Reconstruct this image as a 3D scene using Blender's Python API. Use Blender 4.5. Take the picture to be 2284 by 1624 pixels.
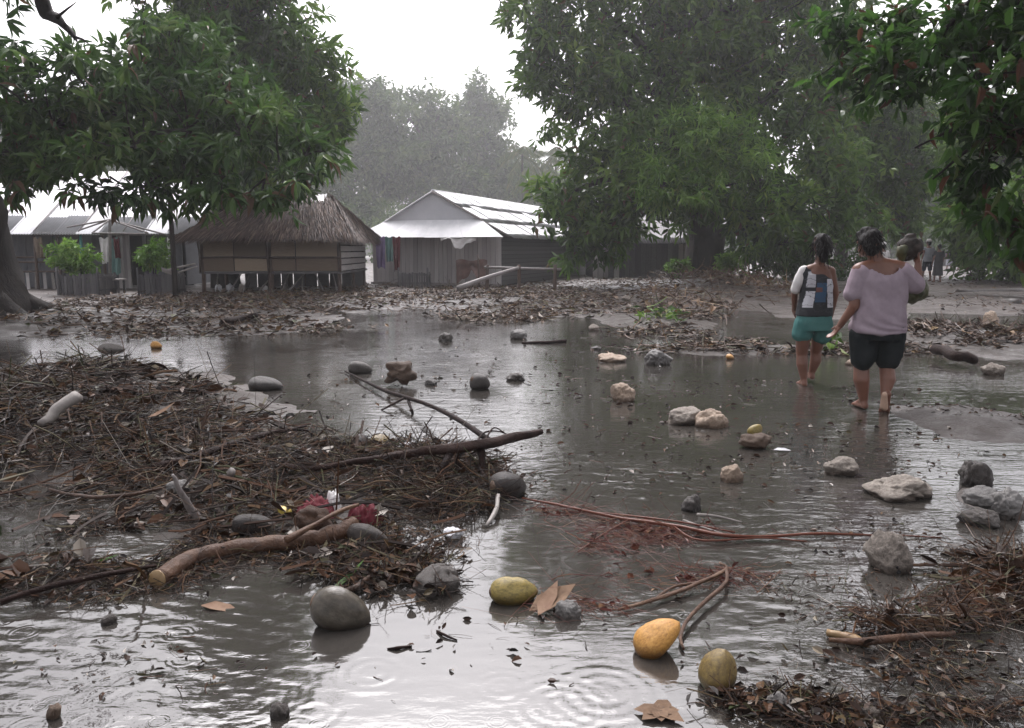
import bpy, bmesh, math, random
import numpy as np
from mathutils import Vector, Matrix

for o in list(bpy.data.objects):
    bpy.data.objects.remove(o)
SC = bpy.context.scene
COL = SC.collection
rng = np.random.default_rng(7)
random.seed(7)
PI = math.pi

# ------------------------------------------------------------------ camera, sky, sun, exposure
CAM_H, FPX, CX, CY, HOR = 1.4, 1776.0, 1142.0, 812.0, 555.0
PITCH = math.atan((CY - HOR) / FPX)
cam = bpy.data.cameras.new("camera")
cam.lens = FPX / 2284.0 * 36.0
cam.sensor_width = 36.0
cam.clip_end = 1000
camo = bpy.data.objects.new("camera", cam)
camo.location = (0, 0, CAM_H)
camo.rotation_euler = (PI / 2 - PITCH, 0, 0)
COL.objects.link(camo)
SC.camera = camo

SUN_EL, SUN_ROT = math.radians(57), math.radians(-7)
world = bpy.data.worlds.new("World")
SC.world = world
world.use_nodes = True
wn, wl = world.node_tree.nodes, world.node_tree.links
wn.clear()
sky = wn.new("ShaderNodeTexSky")
sky.sky_type = 'NISHITA'
sky.sun_disc = False
sky.sun_elevation = SUN_EL
sky.sun_rotation = SUN_ROT
sky.air_density = 1.0
sky.dust_density = 6.0
sky.ozone_density = 1.0
hs = wn.new("ShaderNodeHueSaturation")
hs.inputs['Saturation'].default_value = 0.12
bg = wn.new("ShaderNodeBackground")
bg.inputs['Strength'].default_value = 0.15
wo = wn.new("ShaderNodeOutputWorld")
wl.new(sky.outputs[0], hs.inputs['Color'])
tintn = wn.new("ShaderNodeMix"); tintn.data_type = 'RGBA'; tintn.blend_type = 'MULTIPLY'; tintn.inputs[0].default_value = 1.0
tintn.inputs[7].default_value = (1.005, .982, 1.018, 1)   # the photograph's faint lavender overcast
wl.new(hs.outputs[0], tintn.inputs[6])
wl.new(tintn.outputs[2], bg.inputs['Color'])
wl.new(bg.outputs[0], wo.inputs['Surface'])

sun = bpy.data.lights.new("sun", 'SUN')
sun.energy = 0.5
sun.angle = math.radians(50)
sun.color = (1.0, 0.97, 0.94)
suno = bpy.data.objects.new("sun", sun)
sd = Vector((math.sin(SUN_ROT) * math.cos(SUN_EL), math.cos(SUN_ROT) * math.cos(SUN_EL), math.sin(SUN_EL)))
suno.rotation_euler = sd.to_track_quat('Z', 'Y').to_euler()
suno.location = (0, 0, 60)
COL.objects.link(suno)

SC.view_settings.view_transform = 'Standard'
SC.view_settings.look = 'None'
SC.view_settings.gamma = 1.0
SC.view_settings.use_curve_mapping = False
SC.view_settings.exposure = 1.22
SC.cycles.max_bounces = 8
SC.cycles.diffuse_bounces = 3
SC.cycles.glossy_bounces = 3
SC.cycles.transmission_bounces = 4
SC.cycles.volume_bounces = 1
SC.cycles.transparent_max_bounces = 6
SC.cycles.caustics_reflective = False
SC.cycles.caustics_refractive = False

# ------------------------------------------------------------------ picture point -> place in the world
cp, sp = math.cos(PITCH), math.sin(PITCH)
def ray(px, py):
    a, b = (px - CX) / FPX, (CY - py) / FPX
    return Vector((a, cp + b * sp, -sp + b * cp))
def P(px, py, z=0.0):
    d = ray(px, py)
    t = (z - CAM_H) / d.z
    return Vector((d.x * t, d.y * t, z))
def PD(px, py, Y):
    d = ray(px, py)
    t = Y / d.y
    return Vector((d.x * t, Y, CAM_H + d.z * t))
def mpp(v):
    return (v - Vector((0, 0, CAM_H))).dot(Vector((0, cp, -sp))) / FPX

# ------------------------------------------------------------------ noise
def _h(ix, iy, iz, s):
    n = (ix.astype(np.int64) * 374761393 + iy.astype(np.int64) * 668265263 + iz.astype(np.int64) * 2147483647 + s * 1274126177) & 0xFFFFFFFF
    n = ((n ^ (n >> 13)) * 1274126177) & 0xFFFFFFFF
    n = n ^ (n >> 16)
    return (n & 0xFFFF) / 65535.0
def vnoise(x, y, z=None, s=0):
    x = np.asarray(x, float); y = np.asarray(y, float)
    z = np.zeros_like(x) if z is None else np.asarray(z, float)
    ix, iy, iz = np.floor(x), np.floor(y), np.floor(z)
    fx, fy, fz = x - ix, y - iy, z - iz
    fx, fy, fz = [f * f * (3 - 2 * f) for f in (fx, fy, fz)]
    r = 0
    for dx in (0, 1):
        for dy in (0, 1):
            for dz in (0, 1):
                w = (fx if dx else 1 - fx) * (fy if dy else 1 - fy) * (fz if dz else 1 - fz)
                r = r + w * _h(ix + dx, iy + dy, iz + dz, s)
    return r * 2 - 1
def fbm(x, y, z=None, o=4, s=0):
    a, r, f = 1.0, 0, 1.0
    for i in range(o):
        r = r + a * vnoise(np.asarray(x) * f, np.asarray(y) * f, None if z is None else np.asarray(z) * f, s + i)
        a *= 0.5; f *= 2.03
    return r
def sstep(a, b, x):
    t = np.clip((x - a) / (b - a), 0, 1)
    return t * t * (3 - 2 * t)

# ------------------------------------------------------------------ object helpers
def tag(o, label=None, cat=None, group=None, kind=None):
    if label: o['label'] = label
    if cat: o['category'] = cat
    if group: o['group'] = group
    if kind: o['kind'] = kind
    return o
def empty(name, loc, label, cat, group=None, rz=0.0):
    o = bpy.data.objects.new(name, None)
    o.empty_display_size = 0.2
    o.location = loc
    o.rotation_euler = (0, 0, rz)
    COL.objects.link(o)
    return tag(o, label, cat, group)
def link(name, me, parent=None, loc=None, rot=None, scale=None):
    o = bpy.data.objects.new(name, me)
    if parent: o.parent = parent
    if loc is not None: o.location = loc
    if rot is not None: o.rotation_euler = rot
    if scale is not None: o.scale = scale
    COL.objects.link(o)
    return o
def mesh(name, V, quads=None, tris=None, mats=(), tint=None, smooth=False, midx=None):
    V = np.ascontiguousarray(V, dtype=np.float32)
    nq = 0 if quads is None else len(quads)
    nt = 0 if tris is None else len(tris)
    me = bpy.data.meshes.new(name)
    me.vertices.add(len(V)); me.vertices.foreach_set('co', V.ravel())
    loops = []
    if nq: loops.append(np.asarray(quads, np.int32).ravel())
    if nt: loops.append(np.asarray(tris, np.int32).ravel())
    L = np.concatenate(loops)
    me.loops.add(len(L)); me.loops.foreach_set('vertex_index', L)
    me.polygons.add(nq + nt)
    st = np.concatenate([np.arange(nq) * 4, nq * 4 + np.arange(nt) * 3]).astype(np.int32)
    me.polygons.foreach_set('loop_start', st)
    try:
        me.polygons.foreach_set('loop_total', np.concatenate([np.full(nq, 4), np.full(nt, 3)]).astype(np.int32))
    except Exception:
        pass
    me.polygons.foreach_set('use_smooth', np.full(nq + nt, smooth))
    for m in (mats if isinstance(mats, (list, tuple)) else [mats]): me.materials.append(m)
    if midx is not None: me.polygons.foreach_set('material_index', np.asarray(midx, np.int32))
    me.update(calc_edges=True)
    if tint is not None:
        a = me.attributes.new('tint', 'FLOAT', 'POINT')
        a.data.foreach_set('value', np.asarray(tint, np.float32))
    me.validate()
    return me

class Geo:
    """collects pieces for ONE mesh"""
    def __init__(s): s.V = []; s.Q = []; s.T = []; s.C = []; s.n = 0
    def add(s, V, Q=None, T=None, tint=0.5):
        V = np.asarray(V, float)
        if Q is not None and len(Q): s.Q.append(np.asarray(Q) + s.n)
        if T is not None and len(T): s.T.append(np.asarray(T) + s.n)
        s.V.append(V)
        s.C.append(np.full(len(V), tint) if np.isscalar(tint) else np.asarray(tint))
        s.n += len(V)
    def mesh(s, name, mats, smooth=False):
        return mesh(name, np.concatenate(s.V), np.concatenate(s.Q) if s.Q else None, np.concatenate(s.T) if s.T else None, mats, np.concatenate(s.C), smooth)

def norm(a):
    return a / np.maximum(np.linalg.norm(a, axis=-1, keepdims=True), 1e-9)

def tube(pts, radii, n=8, wob=0.0, caps=True, seed=0):
    """one tube along a polyline"""
    pts = np.asarray([tuple(p) for p in pts], float)
    radii = np.asarray(radii, float)
    if len(radii) != len(pts): radii = np.interp(np.linspace(0, 1, len(pts)), np.linspace(0, 1, len(radii)), radii)
    t = norm(np.gradient(pts, axis=0))
    ref = np.array([0, 0, 1.0]) if abs(t[0][2]) < 0.9 else np.array([1.0, 0, 0])
    V = []
    u = norm(np.cross(ref, t[0]))
    for i in range(len(pts)):
        u = norm(u - t[i] * np.dot(u, t[i])); w = np.cross(t[i], u)
        a = np.arange(n) / n * 2 * PI
        r = radii[i] * (1 + (wob * vnoise(np.cos(a) * 1.7 + i * .35 + seed * 9.1, np.sin(a) * 1.7 + seed) if wob else 0))
        r = np.broadcast_to(r, (n,))
        V.append(pts[i] + (np.cos(a) * r)[:, None] * u + (np.sin(a) * r)[:, None] * w)
    V = np.concatenate(V)
    Q = [(i * n + j, i * n + (j + 1) % n, (i + 1) * n + (j + 1) % n, (i + 1) * n + j) for i in range(len(pts) - 1) for j in range(n)]
    T = []
    if caps:
        k = len(V)
        V = np.concatenate([V, pts[:1], pts[-1:]])
        b = (len(pts) - 1) * n
        for j in range(n):
            T.append((k, (j + 1) % n, j)); T.append((k + 1, b + j, b + (j + 1) % n))
    return V, Q, T
def curve_pts(pts, n):
    """smooth resample (Catmull-Rom)"""
    p = np.asarray([tuple(q) for q in pts], float)
    p = np.concatenate([2 * p[:1] - p[1:2], p, 2 * p[-1:] - p[-2:-1]])
    out = []
    m = len(p) - 3
    for s in np.linspace(0, m - 1e-6, n):
        i = int(s); t = s - i
        a, b, c, d = p[i:i + 4]
        out.append(0.5 * ((2 * b) + (-a + c) * t + (2 * a - 5 * b + 4 * c - d) * t * t + (-a + 3 * b - 3 * c + d) * t ** 3))
    return np.array(out)

def twigs(N, origin, direc, length, rad, bend, sides=3, tint=None, taper=0.4):
    """N bent thin sticks at once"""
    o, d = np.asarray(origin, float), norm(np.asarray(direc, float))
    up = np.broadcast_to([0, 0, 1.0], d.shape)
    s = norm(np.cross(d, up) + 1e-4); w = np.cross(s, d)
    S = 4
    ang = rng.uniform(0, 2 * PI, N)
    bd = (np.cos(ang)[:, None] * s + np.sin(ang)[:, None] * w) * (bend * length)[:, None]
    V = np.zeros((N, S, sides, 3))
    for i in range(S):
        t = i / (S - 1)
        c = o + d * (length * (t - 0.5))[:, None] + bd * (4 * t * (1 - t) - .5)
        r = rad * (1 - taper * t)
        for j in range(sides):
            a = 2 * PI * j / sides
            V[:, i, j] = c + (math.cos(a) * r)[:, None] * s + (math.sin(a) * r)[:, None] * w
    base = (np.arange(N) * S * sides)[:, None]
    q = np.array([(i * sides + j, i * sides + (j + 1) % sides, (i + 1) * sides + (j + 1) % sides, (i + 1) * sides + j) for i in range(S - 1) for j in range(sides)])
    Q = (base[:, :, None] + q[None]).reshape(-1, 4)
    tt = np.repeat(tint if tint is not None else rng.random(N), S * sides)
    return V.reshape(-1, 3), Q, None, tt

def leaves(o, d, nrm, L, W, kind='lance', droop=0.25, fold=0.3, tint=None):
    """N leaf blades at once; kind lance = 8 faces, rhomb = 2 faces"""
    o = np.asarray(o, float); N = len(o)
    d = norm(np.asarray(d, float)); s = norm(np.cross(d, nrm)); n = np.cross(s, d)
    L = np.broadcast_to(L, (N,)); W = np.broadcast_to(W, (N,)); droop = np.broadcast_to(droop, (N,))
    def pt(t, sd, h):
        return o + d * (L * t)[:, None] + s * (W * sd)[:, None] + n * (W * h - droop * L * t * t)[:, None]
    if kind == 'lance':
        P_ = [pt(0, 0, 0), pt(.33, 0, 0), pt(.68, 0, 0), pt(1, 0, 0), pt(.3, .5, fold), pt(.66, .45, fold), pt(.3, -.5, fold), pt(.66, -.45, fold)]
        T = np.array([(0, 1, 4), (5, 2, 3), (1, 0, 6), (2, 7, 3)])
        Qq = np.array([(1, 2, 5, 4), (2, 1, 6, 7)])
    else:
        P_ = [pt(0, 0, 0), pt(.45, .5, fold), pt(1, 0, 0), pt(.45, -.5, fold)]
        T = np.array([(0, 2, 1), (0, 3, 2)]); Qq = None
    k = len(P_)
    V = np.stack(P_, 1).reshape(-1, 3)
    b = (np.arange(N) * k)[:, None, None]
    Tn = (b + T[None]).reshape(-1, 3)
    Qn = (b + Qq[None]).reshape(-1, 4) if Qq is not None else None
    return V, Qn, Tn, np.repeat(tint if tint is not None else rng.random(N), k)

# ------------------------------------------------------------------ materials
def nmat(name):
    m = bpy.data.materials.new(name); m.use_nodes = True
    nt = m.node_tree
    return m, nt, nt.nodes, nt.links, nt.nodes['Principled BSDF']
def ramp(N, stops):
    r = N.new('ShaderNodeValToRGB')
    e = r.color_ramp.elements
    e[0].position, e[0].color = stops[0][0], (*stops[0][1], 1)
    e[1].position, e[1].color = stops[-1][0], (*stops[-1][1], 1)
    for p, c in stops[1:-1]:
        x = e.new(p); x.color = (*c, 1)
    return r
def noise(N, Lk, scale, detail=4, rough=.6, vec=None, out='Fac'):
    n = N.new('ShaderNodeTexNoise')
    n.inputs['Scale'].default_value = scale; n.inputs['Detail'].default_value = detail; n.inputs['Roughness'].default_value = rough
    if vec is not None: Lk.new(vec, n.inputs['Vector'])
    return n.outputs[out]
def mapping(N, Lk, src, scale=(1, 1, 1), rot=(0, 0, 0)):
    m = N.new('ShaderNodeMapping'); m.inputs['Scale'].default_value = scale; m.inputs['Rotation'].default_value = rot
    Lk.new(src, m.inputs['Vector']); return m.outputs[0]
def math_(N, Lk, op, a, b=None, c=None):
    m = N.new('ShaderNodeMath'); m.operation = op
    for i, v in enumerate((a, b, c)):
        if v is None: continue
        if hasattr(v, 'is_linked'): Lk.new(v, m.inputs[i])
        else: m.inputs[i].default_value = v
    return m.outputs[0]
def bump(N, Lk, h, strength=.5, dist=.01):
    b = N.new('ShaderNodeBump'); b.inputs['Strength'].default_value = strength; b.inputs['Distance'].default_value = dist
    Lk.new(h, b.inputs['Height']); return b.outputs[0]
def solid(name, c1, c2, scale=8, rough=.6, stretch=(1, 1, 1), bmp=.3, bd=.01, objrand=.25, spec=.5, metal=0, c3=None):
    """two (three) tones of one material, broken up by noise, shifted a little from piece to piece"""
    m, nt, N, L, B = nmat(name)
    tc = N.new('ShaderNodeTexCoord').outputs['Object']
    v = mapping(N, L, tc, stretch)
    oi = N.new('ShaderNodeObjectInfo')
    add = N.new('ShaderNodeVectorMath'); add.operation = 'ADD'
    L.new(v, add.inputs[0])
    sc = N.new('ShaderNodeVectorMath'); sc.operation = 'SCALE'; sc.inputs[0].default_value = (17, 31, 23); L.new(oi.outputs['Random'], sc.inputs['Scale'])
    L.new(sc.outputs[0], add.inputs[1])
    f = noise(N, L, scale, 6, .65, add.outputs[0])
    f2 = math_(N, L, 'ADD', f, math_(N, L, 'MULTIPLY', math_(N, L, 'SUBTRACT', oi.outputs['Random'], .5), objrand))
    r = ramp(N, [(.3, c1), (.7, c2)] if c3 is None else [(.25, c1), (.55, c2), (.75, c3)])
    L.new(f2, r.inputs[0]); L.new(r.outputs[0], B.inputs['Base Color'])
    B.inputs['Roughness'].default_value = rough
    B.inputs['Specular IOR Level'].default_value = spec
    B.inputs['Metallic'].default_value = metal
    L.new(bump(N, L, noise(N, L, scale * 3, 5, .7, add.outputs[0]), bmp, bd), B.inputs['Normal'])
    return m
def leafmat(name, stops, rough=.45, trans=.28):
    m, nt, N, L, B = nmat(name)
    at = N.new('ShaderNodeAttribute'); at.attribute_name = 'tint'
    r = ramp(N, stops); L.new(at.outputs['Fac'], r.inputs[0])
    L.new(r.outputs[0], B.inputs['Base Color'])
    B.inputs['Roughness'].default_value = rough
    B.inputs['Specular IOR Level'].default_value = .25
    if trans:
        t = N.new('ShaderNodeBsdfTranslucent')
        hsv = N.new('ShaderNodeHueSaturation'); hsv.inputs['Value'].default_value = 1.3; L.new(r.outputs[0], hsv.inputs['Color'])
        L.new(hsv.outputs[0], t.inputs['Color'])
        mx = N.new('ShaderNodeMixShader'); mx.inputs[0].default_value = trans
        L.new(B.outputs[0], mx.inputs[1]); L.new(t.outputs[0], mx.inputs[2])
        L.new(mx.outputs[0], N['Material Output'].inputs['Surface'])
    return m

M = {}
M['leaf_dark'] = leafmat('dark_broad_leaves', [(0, (.016, .038, .012)), (.35, (.036, .078, .018)), (.6, (.06, .12, .026)), (.78, (.10, .17, .04)), (.88, (.12, .16, .06)), (.9, (.10, .055, .03)), (1, (.11, .065, .035))])
M['leaf_mid'] = leafmat('mango_leaves', [(0, (.022, .048, .011)), (.4, (.062, .125, .022)), (.7, (.12, .215, .038)), (.87, (.19, .28, .06)), (.9, (.11, .065, .03)), (1, (.12, .08, .035))])
M['leaf_bright'] = leafmat('fresh_green_leaves', [(0, (.06, .13, .022)), (.5, (.13, .25, .035)), (.9, (.20, .33, .06)), (1, (.27, .30, .07))])
M['leaf_near'] = leafmat('large_green_and_rusty_leaves', [(0, (.012, .028, .008)), (.35, (.024, .06, .012)), (.6, (.045, .105, .018)), (.78, (.075, .15, .03)), (.82, (.045, .02, .012)), (.93, (.085, .036, .018)), (1, (.06, .03, .016))], .35, .45)
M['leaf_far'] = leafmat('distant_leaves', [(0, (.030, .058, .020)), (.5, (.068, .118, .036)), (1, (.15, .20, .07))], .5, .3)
M['litter'] = leafmat('brown_bank_litter', [(0, (.02, .014, .012)), (.35, (.05, .033, .026)), (.6, (.095, .06, .044)), (.78, (.15, .095, .06)), (.85, (.19, .11, .045)), (.9, (.07, .08, .035)), (1, (.32, .27, .23))], .5, 0)
M['palm'] = leafmat('palm_leaflets', [(0, (.05, .085, .03)), (.7, (.09, .13, .045)), (1, (.16, .15, .06))], .4, .3)
M['debris'] = leafmat('flood_debris', [(0, (.008, .005, .004)), (.35, (.018, .010, .007)), (.55, (.038, .018, .010)), (.72, (.075, .034, .016)), (.84, (.11, .065, .032)), (.9, (.03, .042, .015)), (.95, (.14, .11, .07)), (1, (.30, .27, .24))], .42, 0)
M['fibre'] = leafmat('rusty_root_fibres', [(0, (.035, .010, .008)), (.4, (.085, .018, .012)), (.7, (.12, .05, .022)), (1, (.22, .14, .08))], .35, 0)
M['straw'] = leafmat('thatch_straw', [(0, (.03, .018, .016)), (.4, (.07, .044, .036)), (.75, (.12, .078, .062)), (1, (.22, .16, .125))], .6, 0)
M['bark'] = solid('dark_wet_bark', (.010, .008, .008), (.034, .027, .023), 5, .7, (1, 1, .35), .8, .03, spec=.15)
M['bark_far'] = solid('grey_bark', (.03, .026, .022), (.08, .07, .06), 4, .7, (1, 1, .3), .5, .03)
M['branch'] = solid('soaked_branch_wood', (.010, .006, .006), (.036, .02, .016), 14, .65, (1, 1, 1), 1.0, .015, spec=.12)
M['log'] = solid('tan_bark_log', (.03, .015, .009), (.085, .042, .024), 14, .45, (1, 1, 1), 1, .012, c3=(.15, .088, .052), spec=.3)
M['cutwood'] = solid('cut_wood_end', (.17, .10, .045), (.27, .18, .085), 20, .5, bmp=.2)
M['greywood'] = solid('weathered_grey_wood', (.13, .115, .11), (.30, .27, .26), 9, .55, (6, 6, .6), .5, .006)
M['stickpale'] = solid('pale_stripped_stick', (.13, .115, .105), (.27, .245, .225), 12, .6, (1, 1, 1), .4, .005)
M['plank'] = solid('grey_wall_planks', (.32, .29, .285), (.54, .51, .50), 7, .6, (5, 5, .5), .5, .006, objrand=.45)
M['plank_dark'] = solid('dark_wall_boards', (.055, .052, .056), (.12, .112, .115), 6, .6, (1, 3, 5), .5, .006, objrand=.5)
M['wall_dark'] = solid('dark_grey_wall', (.06, .064, .074), (.13, .13, .14), 2.5, .7, bmp=.2)
M['matting'] = solid('woven_bamboo_matting', (.16, .115, .08), (.34, .26, .185), 9, .7, (.8, 1, 5), .7, .008, objrand=.7)
M['matdark'] = solid('dark_bamboo_batten', (.04, .025, .02), (.09, .055, .04), 8, .6, bmp=.4)
M['tin'] = solid('white_corrugated_metal', (.58, .58, .60), (.82, .81, .83), 1.6, .38, bmp=.08, objrand=.2, spec=.6)
M['tin_patchy'] = solid('patchy_metal_roofing', (.30, .29, .30), (.74, .73, .75), 1.8, .35, (1, 1, 1), .1, .01, .35, c3=(.86, .86, .88))
M['gable'] = solid('grey_gable_sheet', (.60, .60, .64), (.74, .73, .77), 1.2, .5, bmp=.1)
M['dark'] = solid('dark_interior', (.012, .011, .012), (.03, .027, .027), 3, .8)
M['teal'] = solid('turquoise_paint', (.05, .24, .23), (.08, .32, .30), 8, .4)
M['purple_cloth'] = solid('faded_purple_cloth', (.16, .11, .24), (.24, .17, .32), 5, .8)
M['green_cloth'] = solid('sea_green_cloth', (.08, .18, .17), (.13, .24, .22), 5, .8)
M['red_cloth'] = solid('dark_red_cloth', (.04, .005, .009), (.10, .013, .020), 9, .7, bmp=.5, c3=(.13, .035, .04), spec=.15)
M['brown_cloth'] = solid('brown_hanging_cloth', (.09, .05, .042), (.16, .095, .08), 6, .8)
M['white_cloth'] = solid('white_cloth', (.55, .53, .52), (.72, .70, .69), 6, .8)
M['rock_pale'] = solid('pale_pitted_stone', (.15, .125, .105), (.36, .31, .265), 9, .65, bmp=1, bd=.02, c3=(.48, .43, .37), objrand=.2)
M['rock_tan'] = solid('tan_stone', (.22, .15, .11), (.42, .32, .24), 8, .6, bmp=.8, bd=.02, c3=(.52, .42, .33), objrand=.1)
def wetline(m):
    N, L = m.node_tree.nodes, m.node_tree.links; B = N['Principled BSDF']
    src = B.inputs['Base Color'].links[0].from_socket
    g = N.new('ShaderNodeNewGeometry'); sx = N.new('ShaderNodeSeparateXYZ'); L.new(g.outputs['Position'], sx.inputs[0])
    nz = noise(N, L, 9, 3, .6, g.outputs['Position'])
    h = math_(N, L, 'ADD', sx.outputs[2], math_(N, L, 'MULTIPLY', nz, -.06))
    r = ramp(N, [(.0, (.38, .34, .31)), (1, (1, 1, 1))])
    mr = N.new('ShaderNodeMapRange'); mr.inputs[1].default_value = -.015; mr.inputs[2].default_value = .02; L.new(h, mr.inputs[0]); L.new(mr.outputs[0], r.inputs[0])
    mx = N.new('ShaderNodeMix'); mx.data_type = 'RGBA'; mx.blend_type = 'MULTIPLY'; mx.inputs[0].default_value = 1
    L.new(src, mx.inputs[6]); L.new(r.outputs[0], mx.inputs[7]); L.new(mx.outputs[2], B.inputs['Base Color'])
wetline(M['rock_pale']); wetline(M['rock_tan'])
M['rock_grey'] = solid('grey_river_stone', (.09, .085, .083), (.20, .19, .18), 8, .5, bmp=.6, bd=.015)
M['rock_dark'] = solid('dark_wet_stone', (.03, .026, .024), (.09, .075, .065), 9, .35, bmp=.6, bd=.015)
M['coco_grey'] = solid('grey_brown_husk', (.026, .022, .016), (.075, .062, .045), 3.5, .3, bmp=.25, bd=.008, objrand=0, c3=(.11, .095, .075))
M['coco_black'] = solid('blackened_husk', (.012, .010, .010), (.045, .034, .028), 7, .3, (1, 1, .4), .7, .01)
M['coco_green'] = solid('yellow_green_husk', (.07, .052, .014), (.24, .18, .04), 6, .4, bmp=.5, bd=.005, objrand=0, c3=(.30, .20, .05))
M['coco_yellow'] = solid('orange_yellow_husk', (.25, .10, .022), (.50, .25, .05), 7, .4, bmp=.5, bd=.005, objrand=0, c3=(.60, .36, .11))
M['coco_olive'] = solid('olive_brown_husk', (.06, .035, .016), (.17, .115, .03), 6, .4, bmp=.5, bd=.005, objrand=0, c3=(.27, .19, .05))
M['husk'] = solid('brown_fibrous_husk', (.07, .04, .025), (.20, .13, .085), 18, .6, (1, 1, .3), 1, .02)
M['deadleaf'] = solid('dead_brown_leaf', (.07, .042, .027), (.19, .12, .075), 14, .65, bmp=.6, bd=.006, spec=.15)
M['paleleaf'] = solid('pale_tan_leaf', (.17, .10, .065), (.32, .22, .15), 10, .65, bmp=.5, bd=.005, spec=.15)
M['yellow_fruit'] = solid('yellow_fruit_skin', (.38, .27, .05), (.55, .42, .09), 5, .35, bmp=.1)
M['skin'] = solid('brown_skin', (.13, .055, .034), (.20, .088, .056), 6, .45, bmp=.08, bd=.003, objrand=0)
M['sole'] = solid('pale_sole_skin', (.42, .27, .19), (.52, .36, .27), 8, .5, objrand=0)
M['hair'] = solid('black_hair', (.004, .003, .003), (.012, .009, .009), 40, .5, (1, 1, .12), .9, .01, objrand=0, spec=.2)
M['mauve'] = solid('mauve_jersey', (.27, .215, .25), (.36, .295, .335), 7, .9, bmp=.4, bd=.008, objrand=0, spec=.15)
M['black_shorts'] = solid('dark_wet_shorts', (.007, .010, .011), (.018, .022, .024), 7, .8, bmp=.4, objrand=0, spec=.12)
M['teal_shorts'] = solid('sea_green_shorts', (.05, .155, .15), (.09, .225, .21), 6, .85, bmp=.3, objrand=0, spec=.15)
M['navy'] = solid('navy_cloth', (.016, .022, .04), (.04, .05, .075), 6, .7, bmp=.3, objrand=0)
M['olive'] = solid('olive_green_leaves', (.03, .034, .012), (.10, .095, .028), 12, .5, bmp=.6)
M['darkload'] = solid('dark_brown_bundle', (.02, .016, .014), (.07, .045, .035), 12, .6, bmp=.8, bd=.02)
M['greyshirt'] = solid('pale_blue_grey_shirt', (.25, .27, .30), (.38, .39, .42), 6, .8)
M['charcoal'] = solid('charcoal_cloth', (.02, .02, .022), (.05, .05, .055), 6, .8)
M['maroon'] = solid('maroon_cloth', (.10, .025, .04), (.17, .05, .07), 6, .8)
M['plastic'] = solid('crumpled_pale_plastic', (.50, .50, .52), (.74, .74, .77), 12, .3, bmp=.5)

for k_ in ('coco_grey', 'coco_green', 'coco_yellow', 'coco_olive', 'rock_grey', 'rock_dark'): wetline(M[k_])
# ------------------------------------------------------------------ ground and water
MOUND = []   # (cx, cy, rx, ry, h)
def mound(px, py, rx, ry, h, pw=1.0):
    c = P(px, py); m = mpp(c)
    a, b = P(px, py - ry), P(px, py + ry)
    MOUND.append((c.x, (a.y + b.y) / 2, rx * m, (a.y - b.y) / 2, h, pw))
mound(60, 925, 320, 62, .21)
mound(180, 960, 300, 110, .20)
mound(330, 1020, 330, 110, .09)
mound(640, 1085, 420, 95, .10)
mound(940, 1070, 190, 60, .06)
mound(560, 1190, 470, 75, .075)
mound(150, 1300, 330, 60, .085)
mound(840, 1275, 200, 50, .06)
mound(960, 1315, 70, 35, .05)
mound(340, 855, 130, 38, .075)
mound(2240, 1320, 150, 70, .12)
mound(2060, 1400, 190, 26, .06)
mound(1900, 1600, 320, 40, .06)
mound(2250, 1600, 160, 50, .05)
mound(2190, 950, 200, 55, .14)
mound(2240, 1130, 130, 55, .12)
mound(2200, 770, 240, 38, .20)
mound(1700, 782, 330, 16, .11)
mound(1480, 725, 150, 30, .17)
mound(1620, 660, 140, 24, .26)
mound(1150, 690, 230, 22, .10)
mound(300, 720, 420, 32, .13)
mound(560, 735, 160, 20, .12)
mound(60, 735, 120, 32, .20)
mound(2180, 690, 220, 20, .14)
mound(1900, 705, 200, 14, .10)
mound(1430, 1200, 200, 28, .03)
def gz(x, y):
    x = np.asarray(x, float); y = np.asarray(y, float)
    z = -0.085 + 0.185 * sstep(15.5, 22.5, y + 1.2 * vnoise(x * .35, y * .35, s=3))
    z = z + 0.10 * sstep(22, 40, y)
    z = z + 0.05 * sstep(4.5, 9, x) * sstep(4, 9, y) * sstep(14, 8, y) * 0
    for cx, cy, rx, ry, h, pw in MOUND:
        q = ((x - cx) / rx) ** 2 + ((y - cy) / ry) ** 2
        z = z + h * np.exp(-q * 1.3) * 1.25
    z = z + 0.030 * fbm(x * .9, y * .9, o=3, s=11) + 0.016 * fbm(x * 4.1, y * 4.1, o=3, s=21)
    return z
def gzp(x, y):
    return float(gz(np.array([x]), np.array([y]))[0])
def top(x, y):
    return np.maximum(gz(x, y), 0.0)

def axis(dense0, dense1, step, lo, hi, g=1.09):
    a = list(np.arange(dense0, dense1 + 1e-6, step))
    s = step
    while a[-1] < hi: s *= g; a.append(min(hi, a[-1] + s))
    s = step; b = []
    c = dense0
    while c > lo: s *= g; c = max(lo, c - s); b.append(c)
    return np.array(b[::-1] + a)
def sheet(xs, ys, zf, name, mats, smooth=True, tintf=None):
    X, Y = np.meshgrid(xs, ys)
    Z = zf(X, Y)
    V = np.stack([X, Y, Z], -1).reshape(-1, 3)
    nx, ny = len(xs), len(ys)
    i = np.arange(nx * ny).reshape(ny, nx)
    Q = np.stack([i[:-1, :-1], i[:-1, 1:], i[1:, 1:], i[1:, :-1]], -1).reshape(-1, 4)
    return mesh(name, V, Q, None, mats, None if tintf is None else tintf(X, Y).ravel(), smooth)

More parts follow.
